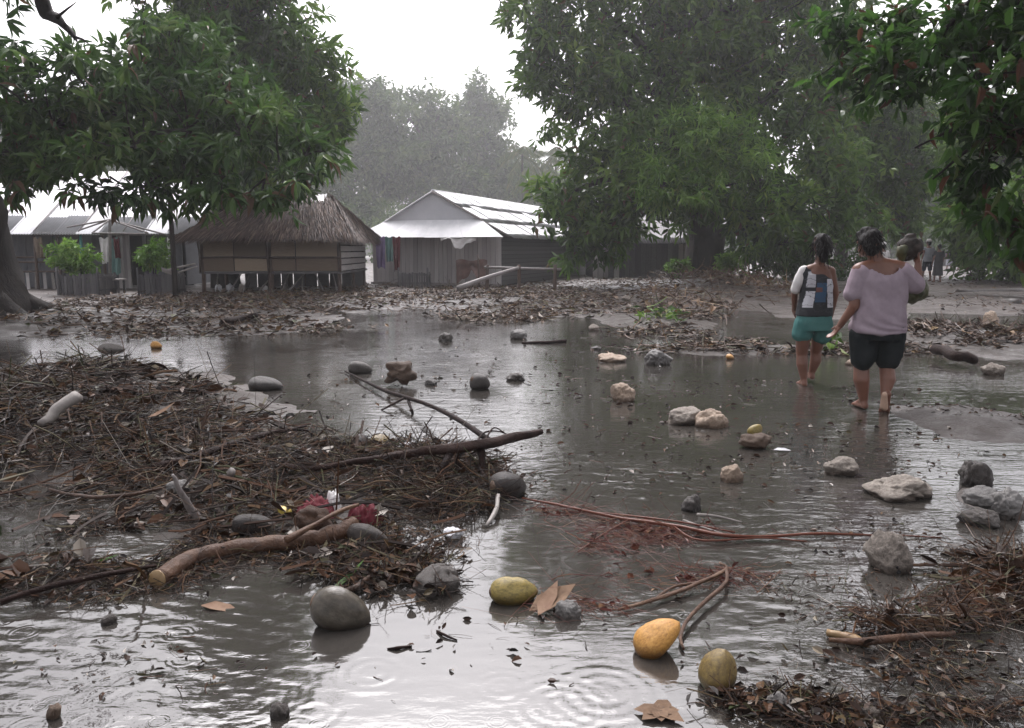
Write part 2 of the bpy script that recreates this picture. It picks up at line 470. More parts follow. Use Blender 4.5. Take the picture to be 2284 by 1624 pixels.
ORG = []   # where organic litter stains the mud (world ellipses)
def org(px, py, rx, ry, a=1.0):
    c = P(px, py); m = mpp(c); u, v = P(px, py - ry), P(px, py + ry)
    ORG.append((c.x, (u.y + v.y) / 2, rx * m, (u.y - v.y) / 2, a))
for a in [(60, 925, 330, 66), (300, 1010, 420, 120), (640, 1090, 450, 110), (960, 1060, 200, 70), (540, 1190, 480, 80), (150, 1300, 340, 70), (840, 1280, 200, 60), (2240, 1330, 170, 90), (2060, 1400, 190, 30), (1900, 1600, 330, 45), (2200, 770, 240, 40), (1700, 782, 330, 18), (1480, 725, 150, 30), (1620, 655, 170, 34), (300, 720, 400, 34), (1150, 690, 230, 22)]:
    org(*a)
def orgf(x, y):
    r = np.zeros_like(x)
    for cx, cy, rx, ry, a in ORG:
        r = np.maximum(r, a * np.exp(-1.1 * (((x - cx) / rx) ** 2 + ((y - cy) / ry) ** 2)))
    return np.clip(r * 1.7 + .25 * fbm(x * 1.5, y * 1.5, o=3, s=41) + .15 * sstep(19, 24, y), 0, 1)

def ground_mat():
    m, nt, N, L, B = nmat('wet_mud')
    tc = N.new('ShaderNodeTexCoord').outputs['Object']
    n1 = noise(N, L, 1.4, 7, .62, tc); n2 = noise(N, L, 22, 5, .7, tc); n3 = noise(N, L, 70, 3, .7, tc)
    r = ramp(N, [(.3, (.045, .036, .032)), (.52, (.075, .062, .056)), (.72, (.115, .098, .088))])
    L.new(n1, r.inputs[0])
    at = N.new('ShaderNodeAttribute'); at.attribute_name = 'tint'
    r2 = ramp(N, [(.3, (.012, .008, .006)), (.6, (.03, .02, .014)), (.8, (.06, .04, .027))]); L.new(n2, r2.inputs[0])
    mx = N.new('ShaderNodeMix'); mx.data_type = 'RGBA'
    fac = math_(N, L, 'MULTIPLY', math_(N, L, 'ADD', at.outputs['Fac'], math_(N, L, 'MULTIPLY', math_(N, L, 'SUBTRACT', n2, .5), .8)), 1.0)
    cl = N.new('ShaderNodeClamp'); L.new(fac, cl.inputs[0])
    L.new(cl.outputs[0], mx.inputs[0]); L.new(r.outputs[0], mx.inputs[6]); L.new(r2.outputs[0], mx.inputs[7])
    L.new(mx.outputs[2], B.inputs['Base Color'])
    rr = ramp(N, [(.32, (.25, .25, .25)), (.6, (.68, .68, .68))]); L.new(noise(N, L, 3.2, 5, .65, tc), rr.inputs[0])
    L.new(rr.outputs[0], B.inputs['Roughness']); B.inputs['Specular IOR Level'].default_value = .35
    h = math_(N, L, 'ADD', n2, math_(N, L, 'MULTIPLY', n3, .5))
    L.new(bump(N, L, h, .7, .02), B.inputs['Normal'])
    return m
M['mud'] = ground_mat()
gx = axis(-5.0, 6.0, .035, -118, 118, 1.08)
gy = axis(2.0, 10.0, .035, -14, 136, 1.05)
go = link('ground', sheet(gx, gy, gz, 'ground', M['mud'], True, orgf))
tag(go, kind='structure')

# flood water: rings of raindrops and wind chop are real relief near the camera, fine ripples in the material
RINGS = [(1295, 1480, .13, 5), (1345, 1495, .06, 3), (1345, 1545, .20, 3), (1300, 1590, .14, 3), (1250, 1575, .18, 3), (830, 1500, .12, 2), (915, 1472, .045, 3), (968, 1412, .05, 3), (350, 1560, .30, 7), (540, 1560, .22, 5), (200, 1420, .10, 4), (330, 1420, .16, 5), (1230, 1390, .07, 3), (1020, 1420, .06, 2), (700, 1590, .10, 2), (1480, 1600, .12, 3), (1120, 1530, .10, 2), (1700, 1560, .1, 3), (960, 1560, .07, 2), (1100, 1460, .05, 2)]
_rr = np.random.default_rng(5)
for _ in range(20):
    RINGS.append((_rr.uniform(0, 2284), _rr.uniform(1340, 1640) if _rr.random() < .5 else _rr.uniform(1000, 1400), _rr.uniform(.02, .09), _rr.integers(1, 4)))
RW = [(P(a, b), r, k) for a, b, r, k in RINGS]
def wz(x, y):
    z = np.zeros_like(x)
    near = (np.abs(x) < 2.6) & (y < 6.2)
    xx, yy = x[near], y[near]
    zz = np.zeros_like(xx)
    # wind and current chop, stronger on the left and the right than in the open middle
    calm = np.exp(-(((xx - .05) / .8) ** 4)) * sstep(4.6, 3.3, yy)
    amp = (1 - .95 * calm)
    warp = .25 * vnoise(xx * 1.3, yy * 1.3, s=61)
    ph = 55 * (yy + .35 * xx + warp)
    zz += amp * .0007 * np.sin(ph) * (0.5 + .5 * vnoise(xx * 2.3, yy * 5, s=62))
    zz += amp * .0013 * fbm(xx * 7, yy * 16, o=3, s=63)
    zz += amp * .0006 * fbm(xx * 26, yy * 44, o=2, s=67)
    zz += .00025 * fbm(xx * 9, yy * 26, o=2, s=69)
    for c, r, k in RW:
        if c.y > 6 or abs(c.x) > 2.6: continue
        d = np.hypot(xx - c.x, yy - c.y)
        s = np.abs(d - r * .62) < r * .9
        dd = d[s]
        lam = max(.016, r * .8 / k)
        zz[s] += .00036 * min(1, r / .07 + .25) ** .3 * (lam / .03) ** .7 * np.cos(2 * PI * (dd - r) / lam) * np.exp(-((dd - r * .62) / (r * .42)) ** 2)
    f = sstep(2.6, 2.2, np.abs(xx)) * sstep(6.2, 5.4, yy)
    z[near] = zz * f
    return z
def water_mat():
    m, nt, N, L, B = nmat('muddy_flood_water')
    tc = N.new('ShaderNodeTexCoord').outputs['Object']
    r = ramp(N, [(.3, (.030, .027, .024)), (.7, (.050, .045, .040))]); L.new(noise(N, L, .7, 5, .6, tc), r.inputs[0])
    L.new(r.outputs[0], B.inputs['Base Color'])
    B.inputs['IOR'].default_value = 1.9
    B.inputs['Roughness'].default_value = .05
    # ripples: long flat chop + raindrop rings
    n1 = noise(N, L, 7.0, 3, .55, mapping(N, L, tc, (.55, 1.6, 1), (0, 0, .15)))
    n2 = noise(N, L, 26.0, 3, .6, mapping(N, L, tc, (.7, 1.3, 1), (0, 0, -.2)))
    patch = ramp(N, [(.35, (.25, .25, .25)), (.62, (1.3, 1.3, 1.3))]); L.new(noise(N, L, .55, 3, .6, tc), patch.inputs[0])
    h = math_(N, L, 'MULTIPLY', math_(N, L, 'ADD', n1, math_(N, L, 'MULTIPLY', n2, .35)), patch.outputs[0])
    for sc_, K, am in ((5.0, 55.0, .05), (9.0, 60.0, .04)):
        vo = N.new('ShaderNodeTexVoronoi'); vo.voronoi_dimensions = '2D'; vo.inputs['Scale'].default_value = sc_
        L.new(tc, vo.inputs['Vector'])
        d = vo.outputs['Distance']
        sx = N.new('ShaderNodeSeparateColor'); L.new(vo.outputs['Color'], sx.inputs[0])
        w = math_(N, L, 'SINE', math_(N, L, 'SUBTRACT', math_(N, L, 'MULTIPLY', d, K), math_(N, L, 'MULTIPLY', sx.outputs[0], 30.0)))
        rad = math_(N, L, 'MULTIPLY', sx.outputs[1], .3)
        e = math_(N, L, 'DIVIDE', math_(N, L, 'SUBTRACT', d, rad), .10)
        g = math_(N, L, 'EXPONENT', math_(N, L, 'MULTIPLY', math_(N, L, 'MULTIPLY', e, e), -1.0))
        on = math_(N, L, 'GREATER_THAN', sx.outputs[2], .72)
        h = math_(N, L, 'ADD', h, math_(N, L, 'MULTIPLY', math_(N, L, 'MULTIPLY', w, g), math_(N, L, 'MULTIPLY', on, am)))
    at = N.new('ShaderNodeAttribute'); at.attribute_name = 'tint'   # how ruffled the water is from place to place
    h = math_(N, L, 'MULTIPLY', h, at.outputs['Fac'])
    L.new(bump(N, L, h, .30, .02), B.inputs['Normal'])
    return m
M['water'] = water_mat()
wx = axis(-2.3, 2.3, .0125, -60, 60, 1.12)
wy = axis(2.1, 4.9, .0125, -12, 75, 1.08)
def ruffle(x, y):
    calm = np.exp(-(((x - .1) / .95) ** 4)) * sstep(4.4, 3.4, y)
    mid = np.exp(-(((x + .1) / 1.6) ** 2)) * sstep(6.0, 7.5, y) * sstep(17, 12, y)
    return np.clip(1.0 - .85 * calm - .35 * mid + .3 * fbm(x * .8, y * .8, o=2, s=77), .08, 1.4)
wat = link('water', sheet(wx, wy, wz, 'water', M['water'], True, ruffle))
tag(wat, kind='structure')

# ------------------------------------------------------------------ trees
def W(bl):
    """blobs given as picture x, y, distance, radius in picture px -> centre, radius"""
    return [(np.array(PD(x, y, Y)), r * Y / FPX) for x, y, Y, r in bl]
def crown_geo(blobs, ncl, k, Ln, Wd, kind, spread=.22, droop=.3, gap=.15, seed=0, shell=.35, bright=None, fold=.3):
    """leaf rosettes through the blobs' volumes; returns leaf arrays and rosette centres"""
    r_ = np.random.default_rng(seed)
    C = np.array([b[0] for b in blobs]); R = np.array([b[1] for b in blobs])
    p = R ** 2.2; p /= p.sum()
    per = 13                                   # rosettes on one leafy branch end
    nc = max(24, ncl // per)
    idx = r_.choice(len(blobs), nc, p=p)
    d = norm(r_.normal(size=(nc, 3)) * [1, 1, .85])
    rad = (shell + (1 - shell) * r_.random(nc)) ** .6 * (1 + .18 * r_.normal(size=nc))
    cpos = C[idx] + d * (R[idx] * np.clip(rad, .1, 1.3))[:, None]
    hue = np.repeat(r_.normal(size=nc) * .13, per)
    sig = np.repeat(np.clip(R[idx] * .24, .8 * Ln, 3.2 * Ln), per)
    pos = np.repeat(cpos, per, 0) + r_.normal(size=(nc * per, 3)) * [1, 1, .55] * sig[:, None]
    d = np.repeat(d, per, 0)
    s = 1.0 / (R.mean() * .55)
    nz = fbm(pos[:, 0] * s, pos[:, 1] * s, pos[:, 2] * s, o=3, s=seed)
    keep = nz > -.45
    pos, d, hue = pos[keep], d[keep], hue[keep]
    n = len(pos)
    o = np.repeat(pos, k, 0); out = np.repeat(d, k, 0)
    rd = norm(r_.normal(size=(n * k, 3)))
    dr = norm(rd + .55 * out + np.array([0, 0, -.25]))
    nr = norm(np.array([0, 0, 1.0]) + .7 * r_.normal(size=(n * k, 3)))
    L_ = Ln * r_.uniform(.65, 1.25, n * k)
    o = o + dr * (spread * Ln * r_.random(n * k))[:, None]
    # hue differs a little from rosette to rosette and from branch to branch
    t = np.repeat(r_.random(n) * .62, k) + .3 * r_.random(n * k) + .18 * np.repeat(fbm(pos[:, 0] * .8, pos[:, 1] * .8, pos[:, 2] * .8, o=2, s=seed + 5), k)
    t = np.clip(t * .8 + .08 + np.repeat(hue, k), 0, .86)
    rust = r_.random(n * k) < .02
    t[rust] = .95
    return leaves(o, dr, nr, L_, L_ * Wd, kind, droop, fold, t), pos
def limb_geo(G, a, b, r0, r1, sag=.12, n=7, sides=7, seed=0):
    a, b = np.array(a), np.array(b)
    r_ = np.random.default_rng(seed)
    L_ = np.linalg.norm(b - a)
    m1 = a + (b - a) * .35 + r_.normal(size=3) * L_ * sag * .5 + [0, 0, L_ * sag * .4]
    m2 = a + (b - a) * .7 + r_.normal(size=3) * L_ * sag * .5 + [0, 0, L_ * sag * .3]
    V, Q, T = tube(curve_pts([a, m1, m2, b], n), np.linspace(r0, r1, n), sides, .25, True, seed)
    G.add(V, Q, T)
def tree(name, label, base, trunk, blobs, leafm, barkm, ncl, k, Ln, Wd, kind='rhomb', gap=.15, nlimb=8, seed=0, group=None, limb_r=.1, spread=.3, droop=.3, twig=True, extra=None, shell=.35, fork=None):
    root = empty(name, base, label, 'tree', group)
    b = np.array(base)
    def put(nm, G, mt, smooth=True):
        me = G.mesh(nm, mt, smooth); 
        co = np.empty(len(me.vertices) * 3, np.float32); me.vertices.foreach_get('co', co)
        co = co.reshape(-1, 3) - b.astype(np.float32); me.vertices.foreach_set('co', co.ravel()); me.update()
        return link(nm, me, root)
    pts = [t[0] for t in trunk]; rr = [t[1] for t in trunk]
    G = Geo(); n = max(12, len(pts) * 5)
    cpts = curve_pts(pts, n)
    V, Q, T = tube(cpts, np.interp(np.linspace(0, 1, n), np.linspace(0, 1, len(rr)), rr), 14, .22, True, seed)
    G.add(V, Q, T)
    put('trunk', G, barkm)
    C = sorted(blobs, key=lambda q: -q[1])[:nlimb]
    for i, (c, r) in enumerate(C):
        j = fork if fork is not None else min(range(len(pts)), key=lambda q: np.linalg.norm(np.array(pts[q]) - c) + (0 if q else 3))
        G = Geo()
        limb_geo(G, pts[j], c, limb_r * (1 if i < 5 else .7), limb_r * .2, .12, 9, 8, seed * 31 + i)
        put('limb', G, barkm)
    (V, Q, T, t), pos = crown_geo(blobs, ncl, k, Ln, Wd, kind, spread, droop, gap, seed, shell)
    G = Geo(); G.add(V, Q, T, t)
    put('crown', G, leafm, False)
    if twig:
        Cc = np.array([q[0] for q in blobs])
        sel = pos[:: max(1, len(pos) // 420)]
        dd = np.linalg.norm(sel[:, None] - Cc[None], axis=2); near = Cc[dd.argmin(1)]
        G = Geo(); mid = (sel + near) / 2; ln = np.linalg.norm(sel - near, axis=1)
        V, Q, T, t = twigs(len(sel), mid, sel - near, ln, np.full(len(sel), limb_r * .13), np.full(len(sel), .08))
        G.add(V, Q, T, t)
        tw = put('twigs', G, barkm); tag(tw, kind='stuff')
    return root, put

def hv(v): return (v[0], v[1], v[2])
# old spreading tree at the left edge
b0 = P(-72, 712); b0.z = 0.0
LT = [(55, 335, 13.2, 55), (130, 330, 13.2, 60), (50, 190, 14, 95), (-60, 250, 13, 140), (160, 185, 14, 80), (230, 250, 13, 115), (120, 280, 13, 95), (320, 190, 14, 105), (420, 290, 13, 125), (300, 330, 12.5, 95), (540, 300, 13, 105), (620, 360, 13, 80), (680, 345, 13.5, 50), (165, 392, 12.5, 34), (245, 395, 12.5, 36), (330, 410, 12.5, 38), (420, 400, 12.5, 44), (500, 395, 12.5, 46), (590, 400, 12.5, 38), (650, 385, 12.6, 32), (400, 140, 14.5, 95), (500, 190, 14.5, 105), (30, 410, 14, 20), (45, 385, 14, 18), (-150, 120, 13, 160), (-300, 200, 12, 190), (375, 455, 12.4, 18), (250, 435, 12.4, 16), (340, 460, 12.4, 14)]
lblobs = W(LT)
over = [(np.array((-4.3, 7.2, 6.9)), 1.1), (np.array((-5.8, 7.6, 7.2)), 1.2), (np.array((-3.2, 6.0, 6.4)), .95), (np.array((-4.8, 5.6, 6.6)), 1.2), (np.array((-2.6, 4.6, 5.7)), .8), (np.array((-6.5, 9.0, 8.2)), 1.2)]
trk = [(hv(b0 + Vector((0, 0, -.3))), 1.5), (hv(b0 + Vector((-.0, 0, .25))), 1.15), (hv(b0 + Vector((-.0, 0, 1.0))), .92), (hv(b0 + Vector((-.05, 0, 2.0))), .88), (hv(b0 + Vector((-.3, -.2, 3.4))), .80), (hv(b0 + Vector((-.8, -.6, 5.2))), .45), (hv(b0 + Vector((-.5, -2, 7.6))), .25)]
ltree, lput = tree('spreading_tree', 'old spreading tree at the left edge with thick black trunk and low leafy boughs', b0, trk, lblobs + over, M['leaf_dark'], M['bark'], 3500, 7, .265, .26, 'lance', .07, 9, 3, None, .17, .25, .35)
G = Geo(); V, Q, T = tube(curve_pts([PD(-60, 330, 15.6), PD(60, 372, 15), PD(150, 352, 14.5), PD(260, 330, 14), PD(400, 340, 13.5)], 16), np.linspace(.42, .08, 16), 10, .25, True, 4); G.add(V, Q, T)
lput('limb', G, M['bark'])
G = Geo(); V, Q, T = tube(curve_pts([PD(40, -190, 9.6), PD(75, -60, 9.4), PD(95, 5, 9.3), PD(112, 32, 9.3), PD(140, 52, 9.25), PD(158, 72, 9.2), PD(172, 92, 9.2)], 26), np.linspace(.12, .012, 26), 8, .5, True, 9); G.add(V, Q, T)
lput('limb', G, M['bark'])
for q in (((125, 40), (150, 20), (170, 5)), ((165, 82), (185, 88), (200, 100))):
    G = Geo(); V, Q, T = tube([PD(a, b, 9.2) for a, b in q], [.02, .012, .005], 5); G.add(V, Q, T); lput('limb', G, M['bark'])
# buttress roots at its foot
for i, (dx, dy, l) in enumerate(((1.5, -.5, .30), (.9, -1.5, .26), (1.9, .5, .22), (-1.2, -1.3, .3))):
    G = Geo(); V, Q, T = tube(curve_pts([b0 + Vector((dx * .25, dy * .25, .75)), b0 + Vector((dx * .6, dy * .6, .25)), b0 + Vector((dx * .95, dy * .95, .02)), b0 + Vector((dx * 1.35, dy * 1.35, -.12))], 10), [l, l * .9, l * .6, l * .3], 8, .2, True, i); G.add(V, Q, T)
    lput('root', G, M['bark'])
# large single leaves along the lower fringe that show one by one
def leaf_mesh(name, kind, L_, W_, m, t, droop=.3, seed=0):
    V, Q, T, tt = leaves(np.zeros((1, 3)), np.array([[1.0, 0, 0]]), np.array([[0, 0, 1.0]]), L_, L_ * W_, 'lance', droop, .3, np.array([t]))
    return mesh(name, V, Q, T, m, tt)
lm = [leaf_mesh('leaf', 'lance', .31, .3, M['leaf_dark'], t, d) for t, d in ((.2, .2), (.45, .5), (.65, .35), (.8, .2), (.95, .6))]
r_ = np.random.default_rng(12)
for px, py in ((30, 405), (45, 425), (20, 432), (150, 425), (172, 436), (195, 410), (240, 440), (262, 455), (330, 440), (318, 458), (375, 470), (355, 450), (430, 440), (455, 425), (500, 430), (520, 440), (560, 430), (600, 432), (615, 440), (640, 415), (660, 405), (690, 390), (720, 375), (735, 360), (720, 345), (285, 150), (330, 60), (300, 100), (225, 150), (60, 130), (20, 110), (170, 125)):
    c = PD(px, py, 12.3 + r_.uniform(-.3, .6)) - b0
    for q in range(7):
        o = link('leaf', lm[r_.integers(0, 5)], ltree, c, (r_.uniform(-.6, .6), r_.uniform(-.1, 1.1), r_.uniform(0, 2 * PI)), (1, 1, 1))
        s = r_.uniform(.7, 1.1); o.scale = (s, s, s)

# tall tree behind the thatched hut
b1 = P(500, 650); b1 = Vector(PD(505, 640, 27)); b1.z = .1
tree('tall_tree', 'tall hazy tree rising behind the thatched hut above the left canopy', b1, [(hv(b1 + Vector((0, 0, -.3))), .5), (hv(b1 + Vector((0, 0, 2))), .36), (hv(PD(520, 300, 25)), .3), (hv(PD(530, 60, 23)), .2), (hv(PD(540, -100, 23)), .1)],
     W([(520, 30, 22, 125), (440, 60, 22, 100), (555, 45, 22, 70), (370, 110, 21, 60), (310, 45, 21, 28), (620, 140, 22.5, 95), (695, 160, 23, 62), (725, 190, 23, 45), (660, 240, 23, 90), (700, 290, 23, 70), (540, 160, 23, 110), (480, -110, 22, 125), (400, -100, 22, 100), (480, -260, 22, 130), (560, 290, 24, 110), (440, 230, 24, 110), (690, 120, 23, 30), (640, 370, 24, 80), (740, 250, 24, 35), (560, -30, 22, 45)]),
     M['leaf_mid'], M['bark'], 4600, 6, .33, .30, 'lance', .13, 9, 8, None, .13, .3, .3)

# great tree right of the middle
b2 = P(1567, 632); b2.z = .1
RC = [(1250, 60, 28, 105), (1170, 50, 28, 70), (1150, 100, 28, 45), (1330, 130, 28, 110), (1430, 60, 29, 130), (1560, 80, 30, 140), (1680, 60, 30, 130), (1800, 110, 31, 120), (1230, 190, 28, 70), (1190, 255, 28, 36), (1180, 175, 28, 40), (1215, 290, 28, 32), (1300, 225, 28, 70), (1380, 240, 28, 75), (1450, 200, 29, 120), (1580, 220, 30, 120), (1700, 230, 30, 120), (1250, -90, 28, 120), (1430, -110, 29, 150), (1640, -120, 30, 160), (1850, -40, 31, 120), (1880, 180, 31, 70),
      (1370, 410, 27, 100), (1280, 440, 27, 75), (1230, 480, 27, 40), (1330, 500, 27, 80), (1420, 465, 27, 85), (1410, 340, 27, 70), (1560, 400, 27, 80), (1650, 400, 28, 120), (1740, 330, 29, 120), (1800, 440, 29, 110), (1710, 480, 27, 75), (1860, 300, 31, 100), (1880, 470, 31, 80), (1270, 530, 27, 30), (1240, 455, 27, 30), (1390, 545, 27, 38), (1310, 375, 27, 45), (1750, 545, 28, 40)]
trk = [(hv(b2 + Vector((0, 0, -.3))), 1.05), (hv(b2 + Vector((0, 0, .25))), .85), (hv(b2 + Vector((.05, 0, 1.1))), .70), (hv(b2 + Vector((0, 0, 2.2))), .70), (hv(PD(1550, 380, 30)), .5), (hv(PD(1500, 220, 29)), .34), (hv(PD(1480, 60, 29)), .2), (hv(PD(1470, -80, 29)), .1)]
ctree, cput = tree('great_tree', 'broad leafy tree with thick dark trunk right of the metal roofed house', b2, trk, W(RC), M['leaf_mid'], M['bark'], 8200, 6, .38, .36, 'rhomb', .17, 14, 14, None, .2, .35, .3)
for pq in ([(1540, 330, 29.5), (1440, 250, 28.5), (1330, 210, 28), (1230, 180, 28)], [(1560, 400, 29.5), (1450, 380, 28), (1350, 400, 27), (1270, 430, 27)], [(1560, 420, 29.8), (1650, 300, 29.5), (1730, 200, 30), (1790, 90, 31)], [(1500, 200, 29), (1420, 90, 28.6), (1340, 20, 28)]):
    G = Geo(); V, Q, T = tube(curve_pts([PD(*q) for q in pq], 14), np.linspace(.24, .05, 14), 8, .2, True, 3); G.add(V, Q, T); cput('limb', G, M['bark'])
# brighter, younger growth in front of it
bb = W([(1500, 330, 25.5, 85), (1560, 285, 25.5, 62), (1620, 350, 25.5, 80), (1480, 410, 25.5, 70), (1560, 400, 25.5, 65), (1430, 370, 25.5, 45), (1680, 400, 25.5, 55), (1600, 300, 25.5, 45)])
b3 = P(1545, 640); b3.z = .12
tree('young_tree', 'bright green young tree growing in front of the great trunk', b3, [(hv(b3 + Vector((0, 0, -.2))), .12), (hv(b3 + Vector((0, -.3, 1.5))), .09), (hv(PD(1550, 430, 25.7)), .07), (hv(PD(1550, 330, 25.5)), .04)], bb, M['leaf_bright'], M['bark'], 1150, 7, .34, .17, 'lance', .2, 6, 22, None, .05, .3, .4)

# near tree hanging in from the right
b4 = Vector((7.6, 8.6, 0.0))
RN = [(2260, 50, 8, 140), (2110, 40, 8.5, 95), (2010, 30, 9, 60), (1950, 70, 9, 60), (1895, 115, 8.6, 52), (2000, 150, 8, 85), (2180, 190, 7.6, 120), (2080, 170, 8, 75), (2270, 290, 7.2, 125), (2190, 330, 7.5, 80), (2100, 250, 8, 45), (1985, 200, 8.2, 40), (1930, 205, 8.6, 42), (2260, 420, 7.2, 85), (2180, 410, 7.5, 45), (2240, 500, 7.2, 50), (1870, 225, 9, 30), (2320, 150, 7, 160), (2400, 350, 7, 160), (2120, 340, 7.6, 35), (2290, 545, 7.2, 35), (1870, 60, 9, 28), (1830, 85, 9, 22)]
nover = [(np.array((4.2, 7.0, 6.2)), 1.3), (np.array((3.1, 6.0, 5.8)), .9), (np.array((5.5, 6.0, 5.6)), 1.4), (np.array((4.0, 5.0, 5.2)), 1.0), (np.array((5.4, 8.5, 6.4)), 1.4), (np.array((4.6, 4.0, 4.6)), .9), (np.array((3.6, 8.0, 6.0)), .9)]
trk = [(hv(b4 + Vector((0, 0, -.3))), .7), (hv(b4 + Vector((0, 0, .3))), .5), (hv(b4 + Vector((0, 0, 1.5))), .42), (hv(b4 + Vector((-.3, -.2, 3))), .4), (hv(b4 + Vector((-.8, -.6, 5))), .28), (hv(b4 + Vector((-1.6, -1, 6.5))), .12)]
ntree, nput = tree('overhanging_tree', 'near tree hanging large green and rust coloured leaves in from the right edge', b4, trk, W(RN) + nover, M['leaf_near'], M['bark'], 4600, 6, .15, .40, 'lance', .12, 8, 31, None, .09, .5, .4, True, None, .1)
for pq in ([(2330, 230, 7.5), (2190, 260, 7.4), (2040, 330, 7.6)], [(2300, 100, 7.6), (2130, 120, 8), (1990, 130, 8.4), (1880, 200, 8.6)], [(2340, 300, 7.3), (2200, 310, 7.3), (2080, 400, 7.4)], [(2220, -60, 8), (2090, 90, 8.1), (2010, 200, 8.2), (1960, 240, 8.2)]):
    G = Geo(); V, Q, T = tube(curve_pts([PD(*q) for q in pq], 12), np.linspace(.035, .008, 12), 6, .2); G.add(V, Q, T); nput('limb', G, M['bark'])
lm = [leaf_mesh('leaf', 'lance', .17, w, M['leaf_near'], t, d) for t, d, w in ((.25, .3, .42), (.45, .5, .4), (.6, .3, .45), (.68, .2, .5), (.8, .6, .36), (.9, .5, .4), (.77, .4, .35))]
for i in range(150):
    q = RN[r_.choice(len(RN), p=np.array([x[3] for x in RN]) / sum(x[3] for x in RN))]
    c = PD(q[0] + r_.normal() * q[3] * .55, q[1] + r_.normal() * q[3] * .5, q[2] - .25 + r_.uniform(-.3, .2)) - b4
    if c.x + b4.x > 5.6: continue
    s = r_.uniform(.75, 1.25)
    link('leaf', lm[r_.integers(0, 7)], ntree, c, (r_.uniform(-.7, .7), r_.uniform(.2, 1.4), r_.uniform(0, 2 * PI)), (s, s, s))

# trees along the track on the right
def simple_tree(name, label, px, Y, blobs, m, ncl, Ln, seed, group=None, tr=.3, k=5, gap=.15, kind='rhomb', zb=.1):
    b = Vector(PD(px, 600, Y)); b.z = zb
    B_ = W(blobs); hi = max(B_, key=lambda q: q[0][2])[0]; c = np.mean([q[0] for q in B_], 0)
    trk = [(hv(b + Vector((0, 0, -.4))), tr * 1.5), (hv(b + Vector((0, 0, .6))), tr), ((b.x * .8 + c[0] * .2, b.y * .8 + c[1] * .2, c[2] * .6), tr * .8), (tuple(c), tr * .55), (tuple((c + hi) / 2), tr * .25)]
    return tree(name, label, b, trk, B_, m, M['bark_far'], ncl, k, Ln, .42, kind, gap, 6, seed, group, tr * .35, .5, .3, Y < 48)
simple_tree('roadside_tree', 'tree with dark slender trunk right of the broad leafy tree', 1872, 36, [(1950, 300, 36, 110), (1900, 380, 36, 90), (1990, 400, 36, 100), (1930, 470, 36, 80), (2030, 300, 37, 90), (1960, 210, 36, 80), (2000, 500, 37, 45), (1900, 250, 36, 70), (1870, 420, 36, 50), (1950, 130, 36, 80)], M['leaf_mid'], 3600, .40, 41, None, .3)
simple_tree('roadside_tree', 'hazy tree over the far end of the muddy track', 2010, 82, [(2080, 430, 82, 90), (2040, 350, 82, 90), (2130, 360, 82, 90), (2060, 500, 82, 50), (2120, 480, 82, 60), (2160, 440, 82, 70), (2080, 270, 82, 90), (2150, 290, 82, 80), (2000, 470, 82, 60), (2190, 380, 82, 60)], M['leaf_far'], 3000, .75, 42, None, .35)
simple_tree('roadside_tree', 'leafy tree leaning over the track behind the right hand foliage', 2330, 30, [(2210, 480, 30, 75), (2260, 420, 30, 90), (2170, 530, 30, 42), (2240, 540, 30, 50), (2290, 500, 30, 80), (2150, 490, 30, 40), (2230, 340, 30, 100), (2310, 380, 30, 110), (2210, 565, 30, 28), (2270, 570, 30, 36), (2290, 590, 30, 30), (2200, 440, 24, 60), (2260, 480, 22, 80), (2280, 540, 22, 55), (2180, 500, 24, 35)], M['leaf_mid'], 3600, .36, 43, None, .35)
simple_tree('roadside_tree', 'dim green tree closing the view beyond the track', 2170, 104, [(2170, 520, 104, 60), (2100, 520, 104, 50), (2230, 500, 104, 70), (2140, 460, 104, 60), (2050, 540, 104, 45), (2200, 440, 104, 70), (1990, 520, 104, 60), (2270, 450, 104, 80)], M['leaf_far'], 2600, .95, 44, None, .35)

# misty trees behind the houses
far = [
 ('misty tree with rounded crown just right of the left canopy', 780, 50, [(760, 330, 50, 85), (800, 250, 50, 72), (850, 245, 50, 60), (800, 400, 50, 100), (720, 420, 49, 85), (850, 340, 50, 80), (780, 200, 50, 30), (840, 200, 50, 24)], 2300),
 ('misty tree behind the ridge of the metal roofed house', 920, 53, [(900, 290, 53, 80), (960, 320, 53, 80), (900, 390, 52, 100), (990, 420, 52, 90), (940, 240, 53, 30), (890, 225, 53, 24), (980, 255, 53, 40)], 2200),
 ('misty tree with one tall narrow top under the open sky', 1070, 56, [(1075, 200, 56, 36), (1055, 235, 56, 40), (1090, 250, 56, 45), (1060, 290, 56, 62), (1030, 345, 55, 80), (1090, 340, 55, 55), (1060, 420, 55, 80), (1080, 175, 56, 20)], 2200),
 ('misty tree low between the house roof and the far palms', 1140, 54, [(1130, 400, 54, 70), (1170, 420, 54, 65), (1110, 450, 54, 60), (1210, 430, 54, 55), (1240, 470, 54, 50)], 1400),
 ('dim tree behind the gap between thatched hut and metal house', 690, 46, [(620, 350, 46, 110), (560, 410, 46, 100), (690, 440, 46, 75), (740, 470, 46, 50), (500, 400, 46, 100), (790, 465, 46, 45), (850, 460, 46, 45)], 2000),
 ('dim tree behind the long metal roof on the left', 200, 42, [(90, 330, 42, 110), (230, 350, 42, 120), (360, 370, 42, 110), (-40, 350, 42, 120), (420, 420, 42, 70), (160, 420, 42, 80)], 2300),
]
for i, (lab, px, Y, bl, n) in enumerate(far):
    fy = 2.05
    simple_tree('misty_tree', lab, px, Y * fy, [(a, b_, c_ * fy, d_ * .93) for a, b_, c_, d_ in bl], M['leaf_far'], int(n * 1.2), .85, 60 + i, None, .6, 5, .10)
